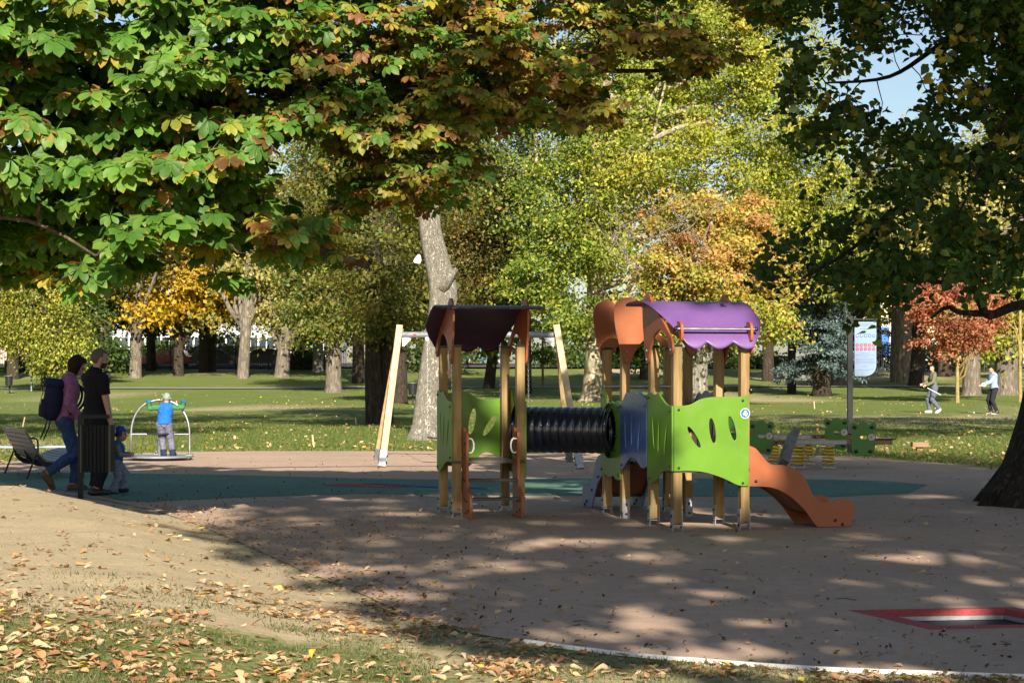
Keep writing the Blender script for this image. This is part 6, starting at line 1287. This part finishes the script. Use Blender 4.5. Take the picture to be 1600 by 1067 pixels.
# ------------------------------------------------------------------ linden at the right
lb = (6.18, 21.9); lroot = thing('linden_tree', 'big dark trunked linden at the right edge with small heart shaped leaves in shade', 'tree', (*lb, gz(*lb)))
b = B(); z0 = gz(*lb)
tp = spline([(6.38, lb[1], z0 - .1), (6.38, lb[1], z0 + .12), (6.38, lb[1], z0 + .38), (6.39, lb[1], z0 + .75), (6.40, lb[1], z0 + 1.3), (6.42, lb[1], 2.4), (6.5, lb[1] - .1, 4.4), (6.6, lb[1] - .2, 8)], 4)
b.tube(tp, list(np.interp(np.linspace(0, 1, len(tp)), [0, 1/7, 2/7, 3/7, 4/7, 5/7, 1], [1.12, .98, .80, .68, .55, .47, .24])), 22)
for k in range(8):                                                 # root flares
    a = k * .79 + .2; d = V((math.cos(a), math.sin(a), 0)); c = V((6.38, lb[1], z0))
    b.tube([c + d * .5 + V((0, 0, .50)), c + d * .85 + V((0, 0, .12)), c + d * 1.15 + V((0, 0, -.10))], [.22, .17, .08], 8)
LP = []
LT = (lb[0] + .38, lb[1] - .1)
big_limb([(LT[0], LT[1], 3.4), tuple(at(1640, 215, 20.5)), tuple(at(1560, 225, 19.5)), tuple(at(1500, 255, 18.8)), tuple(at(1430, 300, 18.2)), tuple(at(1330, 390, 17.6)), tuple(at(1245, 440, 17.2))], .075, .008)
big_limb([(LT[0], LT[1], 2.9), tuple(at(1650, 470, 20)), tuple(at(1590, 477, 19.2)), tuple(at(1545, 492, 19)), tuple(at(1527, 462, 18.9)), tuple(at(1512, 437, 18.8)), tuple(at(1470, 441, 18.7)), tuple(at(1430, 432, 18.6))], .065, .018)
big_limb([tuple(at(1545, 490, 19)), tuple(at(1500, 488, 18.9)), tuple(at(1480, 480, 18.9)), tuple(at(1455, 497, 18.8))], .035, .012)
big_limb([(LT[0], LT[1], 5.2), tuple(at(1650, 20, 19.5)), tuple(at(1560, 20, 18.6)), tuple(at(1470, 70, 18.2)), tuple(at(1390, 120, 17.8)), tuple(at(1290, 130, 17.4))], .06, .008)
big_limb([(LT[0], LT[1], 6.0), tuple(at(1640, -150, 19.5)), tuple(at(1520, -130, 18.6)), tuple(at(1380, -60, 18.0)), tuple(at(1250, -10, 17.5))], .05, .006)
big_limb([(LT[0], LT[1], 4.4), tuple(at(1680, 120, 17.5)), tuple(at(1600, 150, 16.5)), tuple(at(1540, 250, 16)), tuple(at(1500, 330, 15.8))], .05, .008)
L_ELL = [(1540, 120, 130, 110), (1620, 250, 100, 150), (1400, 330, 150, 62), (1300, 405, 110, 45), (1480, 250, 80, 50), (1300, 60, 85, 75), (1400, 10, 120, 50), (1260, 160, 40, 60), (1340, 200, 70, 45), (1540, 380, 70, 70), (1460, 400, 60, 40), (1225, 432, 60, 24), (1370, 445, 70, 35), (1600, 20, 120, 80), (1440, 205, 60, 35), (1500, -130, 200, 120), (1300, -100, 130, 90), (1660, -60, 120, 160)]
LH = [(1405, 120, 62, 52), (1270, 45, 22, 28), (1520, 210, 40, 26), (1440, 60, 30, 30), (1290, 118, 20, 20), (1370, 165, 24, 18), (1560, 330, 30, 26), (1330, 300, 24, 20), (1440, 375, 30, 18), (1500, 300, 24, 18)]
pts, fan, nrm, sc, show, tones = [], [], [], [], [], []
wts = [e[2] * e[3] for e in L_ELL]; nsp = 0
while nsp < 1500:
    e = random.choices(L_ELL, wts)[0]; a = random.uniform(0, 2 * math.pi); r_ = math.sqrt(random.random()) * 1.03; px, py = e[0] + e[2] * r_ * math.cos(a), e[1] + e[3] * r_ * math.sin(a)
    if any(((px - hx) / (hw + 8)) ** 2 + ((py - hy) / (hh + 8)) ** 2 < 1 for hx, hy, hw, hh in LH) and random.random() < .94: continue
    D = 15.6 + random.random() * 4.6; c = at(px, py, D)
    hq = np.array([[c.x + SD.x * c.z / TE + ox, c.y + SD.y * c.z / TE] for ox in (-.35, 0, .35)])
    if (c.z < 3.1 or random.random() < .72) and inside(hq, LIT_POLY[3]).any(): continue
    lp = near_limb(LP, c); L = (c - lp).length; nsp += 1
    if L < 1.2 or random.random() < .3:
        LP.append(c)
        pp = [lp.lerp(c, t) + V((random.uniform(-1, 1), random.uniform(-1, 1), random.uniform(-.2, 1))) * L * .09 * math.sin(math.pi * t) for t in [i / 4 for i in range(5)]]; b.tube(pp, list(np.linspace(min(.018, .004 + .006 * L), .003, 5)), 4)
    tdir = (c - lp).normalized() if L > .05 else V((-1, 0, 0)); tdir = (tdir + V((random.uniform(-.6, .6), random.uniform(-.6, .6), random.uniform(-.5, .2)))).normalized()
    ln = random.uniform(.25, .5); m_ = random.randint(13, 20)
    yl = random.random() < .10
    for j in range(m_):
        t = j / m_ - .5; o_ = c + tdir * ln * t + V((random.gauss(0, .075), random.gauss(0, .075), random.gauss(0, .05) - .15 * t * t))
        pts.append(tuple(o_)); a = random.uniform(0, 2 * math.pi); fan.append((math.cos(a), math.sin(a), random.uniform(-1.3, -.2))); nrm.append((random.gauss(0, .45), random.gauss(-.35, .45), random.uniform(.3, 1)))
        s_ = random.uniform(.056, .092); sc.append(s_); tones.append('y' if (yl and random.random() < .7) or random.random() < .015 else 'l')
        qx = CX + F * o_.x / o_.y; qy = HY - F * (o_.z - H) / o_.y; show.append(s_ / D if (1150 < qx < 1595 and 5 < qy < 520) else -1)
b.put('trunk', M['bark_dark'], lroot, smooth=180, origin=(*lb, z0))
HE = [heart(300 + i) for i in range(5)]
def lcol(tone, tm, r):
    base = np.array([(.30, .25, .03), (.36, .27, .03), (.24, .22, .03)][int(r.integers(3))]) if tone == 'y' else np.array([(.035, .075, .010), (.05, .10, .014), (.042, .085, .014), (.09, .13, .02)][int(r.integers(4))])
    return np.tile(base * r.uniform(.75, 1.25), (len(tm), 1))
leaves(lroot, np.array(pts), np.array(fan), np.array(nrm), np.array(sc), tones, HE, lcol, M['leaf'], 300, np.array(show))

# ------------------------------------------------------------------ fallen leaves, twigs, grass
def leaflet(seed):
    r = np.random.default_rng(seed); L, f, cu, tw = 1.0, r.uniform(.2, .7), r.uniform(-.5, .9), r.normal(0, .35); v = []; 
    rows = [(0, .02), (.25, .10), (.5, .19), (.72, .23), (.9, .13), (1, 0)]
    for t, wd in rows:
        for sd in (-1, 0, 1): v.append((t * L - .5, sd * wd * (1 + r.normal(0, .12)), abs(sd) * wd * f + cu * (t - .5) ** 2 * .8 + sd * wd * tw * t + r.normal(0, .012)))
    fc = []
    for k in range(5):
        o_ = 3 * k
        for s_ in (0, 1): fc += [(o_ + s_, o_ + s_ + 1, o_ + s_ + 4), (o_ + s_, o_ + s_ + 4, o_ + s_ + 3)]
    v = np.array(v); v[:, 2] -= v[:, 2].min() - .004; return v, np.array(fc), np.ones(len(v))
FL = [leaflet(500 + i) for i in range(9)]
DRY = [(.40, .26, .14), (.45, .31, .18), (.33, .17, .08), (.46, .34, .20), (.27, .14, .07), (.43, .23, .10), (.47, .36, .23), (.45, .33, .19)]
YEL = [(.55, .40, .05), (.45, .42, .06)]
cand = []
while len(cand) < 6800:
    D = 8.0 + 13.5 * random.random() ** 1.5; px = random.uniform(-40, 1640); x, y = (px - CX) / F * D, D
    py = HY + F * H / D; P1 = np.array([[x, y]]); ins_ = bool(inside(P1, RUB)[0]); d = float(seg_dist(P1, EDGE_W)[0])
    if ins_: dens = .022 + .5 * math.exp(-d / .35) * (px < 760) + .09 * (px < 720) * math.exp(-d / 1.4)
    else:
        dens = .05 + .40 * float(sstep(900, 1010, py)) + .22 * math.exp(-d / .25)
        dens *= .04 + 1.9 * float(vnoise(np.array([x * 2.2]), np.array([y * 2.2]), 31)[0]) ** 2
        if 420 < px < 1150 and d < 1.1: dens *= 2.2
    if random.random() < dens: cand.append((x, y, ins_, px, py))
for _ in range(420): # sparse litter far out on the rubber
    px, py = random.uniform(0, 1600), random.uniform(712, 900); x, y = tuple(gpt(px, py))[:2]
    if inside(np.array([[x, y]]), RUB)[0]: cand.append((x, y, True, px, py))
tr_poly = np.array([tuple(q)[:2] for q in tramp_out])
cand = [c for c in cand if not inside(np.array([c[:2]]), tr_poly)[0]]
gzs = ground_z(np.array([c[:2] for c in cand])); gzs = gzs + np.where([c[2] for c in cand], .008, 0)
info = []
for (x, y, ii, px, py), zz in zip(cand, gzs):
    s_ = .026 + .062 * random.random() ** 1.5 if not ii or random.random() < .4 else random.uniform(.02, .05)
    tone = YEL[random.randint(0, 1)] if random.random() < .025 else DRY[random.randint(0, len(DRY) - 1)]
    info.append((s_ / y if (0 < px < 1600 and py < 1130) else -1, x, y, zz, s_, tone, random.uniform(0, 6.28), random.randrange(len(FL)), random.gauss(0, .22), random.gauss(0, .3), ii))
info.sort(key=lambda q: -q[0]); fcache = {}; vs, fs, cs, off = [], [], [], 0
for i, (sh, x, y, zz, s_, tone, az, k, ta, tb, ii) in enumerate(info):
    rot = Matrix.Rotation(az, 3, 'Z') @ Matrix.Rotation(ta, 3, 'Y') @ Matrix.Rotation(tb, 3, 'X'); lift = .004 + s_ * .5 * abs(math.sin(ta)) * .6
    if i < 300:
        key = (k, tone)
        if key not in fcache: fcache[key] = arr_mesh('fallen_leaf', FL[k][0], FL[k][1], np.tile(np.array(tone), (len(FL[k][0]), 1))); fcache[key].materials.append(M['dry_leaf'])
        o = bpy.data.objects.new('fallen_leaf', fcache[key]); COL.objects.link(o); o.matrix_world = Matrix.Translation((x, y, zz + lift)) @ rot.to_4x4() @ Matrix.Scale(s_, 4)
        if ii: tag(o, 'dry curled leaf lying on the rubber playground surface', 'leaf', 'fallen leaves on the rubber surface')
        else: tag(o, 'dry curled chestnut leaflet lying on the sandy grass bank in the foreground', 'leaf', 'fallen leaves on the bank')
    else:
        v, f, _ = FL[k]; vs.append((v * s_) @ np.array(rot).T + np.array([x, y, zz + lift])); fs.append(f + off); off += len(v); cs.append(np.tile(np.array(tone) * random.uniform(.7, 1.15), (len(v), 1)))
tag(put('leaf_litter', arr_mesh('leaf_litter', np.vstack(vs), np.vstack(fs), np.vstack(cs)), M['dry_leaf'], kind='stuff'), 'brown and orange leaf litter strewn over bank and playground edge', 'leaves')
# leaf crumbs on the lawn beyond (yellow and tan specks) and along its border
n_ = 11000; yy = 28 + 83 * rng.random(n_) ** 1.6; xx = (rng.uniform(-120, 1720, n_) - CX) / F * yy
wt = np.clip(.25 + 1.2 * (vnoise(xx * .25, yy * .11, 41) - .35) + 1.2 * np.exp(-seg_dist(np.stack([xx, yy], 1), BACK_W) / .5), 0.03, 1); kp = (rng.random(n_) < wt) & ~inside(np.stack([xx, yy], 1), RUB); xx, yy = xx[kp], yy[kp]
zz = ground_z(np.stack([xx, yy], 1)) + .03; pc = np.stack([xx, yy, zz], 1); cols = np.array(DRY + YEL[:1])[rng.integers(0, len(DRY) + 1, len(xx))] * rng.uniform(.7, 1.2, (len(xx), 1))
vv, ff, cc = leaf_cloud(pc, np.tile(np.array([0, 0, 2.4]), (len(xx), 1)), .095, cols, 0, .7, 0)
tag(put('lawn_leaves', arr_mesh('lawn_leaves', vv, ff, cc), M['dry_leaf'], kind='stuff'), 'fallen yellow and tan leaves scattered over the lawn', 'leaves')
# small dark crumbs of leaf and bark on the rubber
n_ = 5200; D = 9.6 + 25 * rng.random(n_) ** 1.2; x = (rng.uniform(-20, 1620, n_) - CX) / F * D; P2 = np.stack([x, D], 1)
wt = (.25 + 1.3 * np.exp(-seg_dist(P2, EDGE_W) / 1.6)) * (.2 + 1.5 * vnoise(x * 1.3, D * .9, 61)) * np.where(x < 0, 1.0, .55); kp = (rng.random(n_) < wt) & inside(P2, RUB) & ~inside(P2, tr_poly); P2 = P2[kp]
pc = np.column_stack([P2, np.full(len(P2), .012)]); cols = np.array([(.05, .03, .018), (.09, .05, .028), (.16, .09, .045), (.03, .022, .018), (.28, .17, .08)])[rng.integers(0, 5, len(P2))]
vv, ff, cc = leaf_cloud(pc, np.tile(np.array([0, 0, 1.2]), (len(P2), 1)), .034, cols, 0, .55, 0); vv[:, 2] = np.maximum(vv[:, 2], .008)
tag(put('leaf_crumbs', arr_mesh('leaf_crumbs', vv, ff, cc), M['dry_leaf'], kind='stuff'), 'small dark crumbs of leaf and bark scattered over the rubber surface', 'debris')
def blades(name, label, P_, hgt, wid, cols):
    N = len(P_); a = rng.uniform(0, 6.28, N); d = np.stack([np.cos(a), np.sin(a), np.zeros(N)], 1); h = (hgt * rng.uniform(.5, 1.3, N))[:, None]
    tip = P_ + np.array([0, 0, 1]) * h + np.stack([rng.normal(0, .5, N), rng.normal(0, .5, N), np.zeros(N)], 1) * h
    vv = np.stack([P_ - d * wid, P_ + d * wid, tip], 1).reshape(-1, 3); ff = np.arange(3 * N).reshape(-1, 3)
    tag(put(name, arr_mesh(name, vv, ff, np.repeat(cols, 3, 0)), M['leaf_thin'], kind='stuff'), label, 'grass')
n_ = 170000; px = rng.uniform(-20, 1620, n_); py = 770 + 400 * rng.random(n_) ** .6; D = F * H / (py - HY); x = (px - CX) / F * D; P2 = np.stack([x, D], 1)
d = seg_dist(P2, EDGE_W); nn1 = vnoise(x * 1.1, D * 1.1, 51); nn2 = vnoise(x * 4, D * 4, 52)
pr = np.clip(sstep(955, 1045, py + 90 * (nn1 - .5)) * .9 + .5 * np.exp(-d / .3) * (nn1 > .35) + .10 * (nn2 > .7), 0, 1) * sstep(.25, .6, nn2)
kp = (rng.random(n_) < pr * .5) & ~inside(P2, RUB); P2 = P2[kp]; P3 = np.column_stack([P2, ground_z(P2) - .003])
cols = np.array([(.085, .12, .034), (.13, .145, .05), (.22, .20, .095), (.065, .095, .026)])[rng.integers(0, 4, len(P3))] * rng.uniform(.7, 1.2, (len(P3), 1))
blades('bank_grass', 'sparse short grass growing along the sandy bank', P3, .028, .0035, cols)
n_ = 90000; D = 27 + 36 * rng.random(n_) ** 1.3; x = (rng.uniform(-60, 1660, n_) - CX) / F * D; P2 = np.stack([x, D], 1); kp = ~inside(P2, RUB) & (seg_dist(P2, BACK_W) > .25); P2 = P2[kp]; P3 = np.column_stack([P2, ground_z(P2) - .01])
cols = np.array([(.10, .16, .025), (.15, .18, .04), (.22, .20, .06), (.08, .13, .02)])[rng.integers(0, 4, len(P3))] * rng.uniform(.7, 1.2, (len(P3), 1))
blades('lawn_grass', 'short mown grass at the near side of the lawn', P3, .07, .012, cols)
for i in range(34):
    px, py = random.uniform(250, 1600), random.uniform(800, 1020); p0 = gpt(px, py)
    P1 = np.array([[p0.x, p0.y]])
    if not inside(P1, RUB)[0] or inside(P1, tr_poly)[0]: continue
    a = random.uniform(0, 6.28); L = random.uniform(.06, .16); d = V((math.cos(a), math.sin(a), 0))
    b = B(); b.tube([p0 + V((0, 0, .010)), p0 + d * L * .5 + V((0, random.uniform(-.02, .02), .016)), p0 + d * L + V((0, 0, .011))], [.003, .0026, .0015], 5)
    tag(b.put('twig', M['twig'], smooth=180), 'thin dry twig lying flat on the rubber surface', 'twig', 'twigs on the rubber surface')
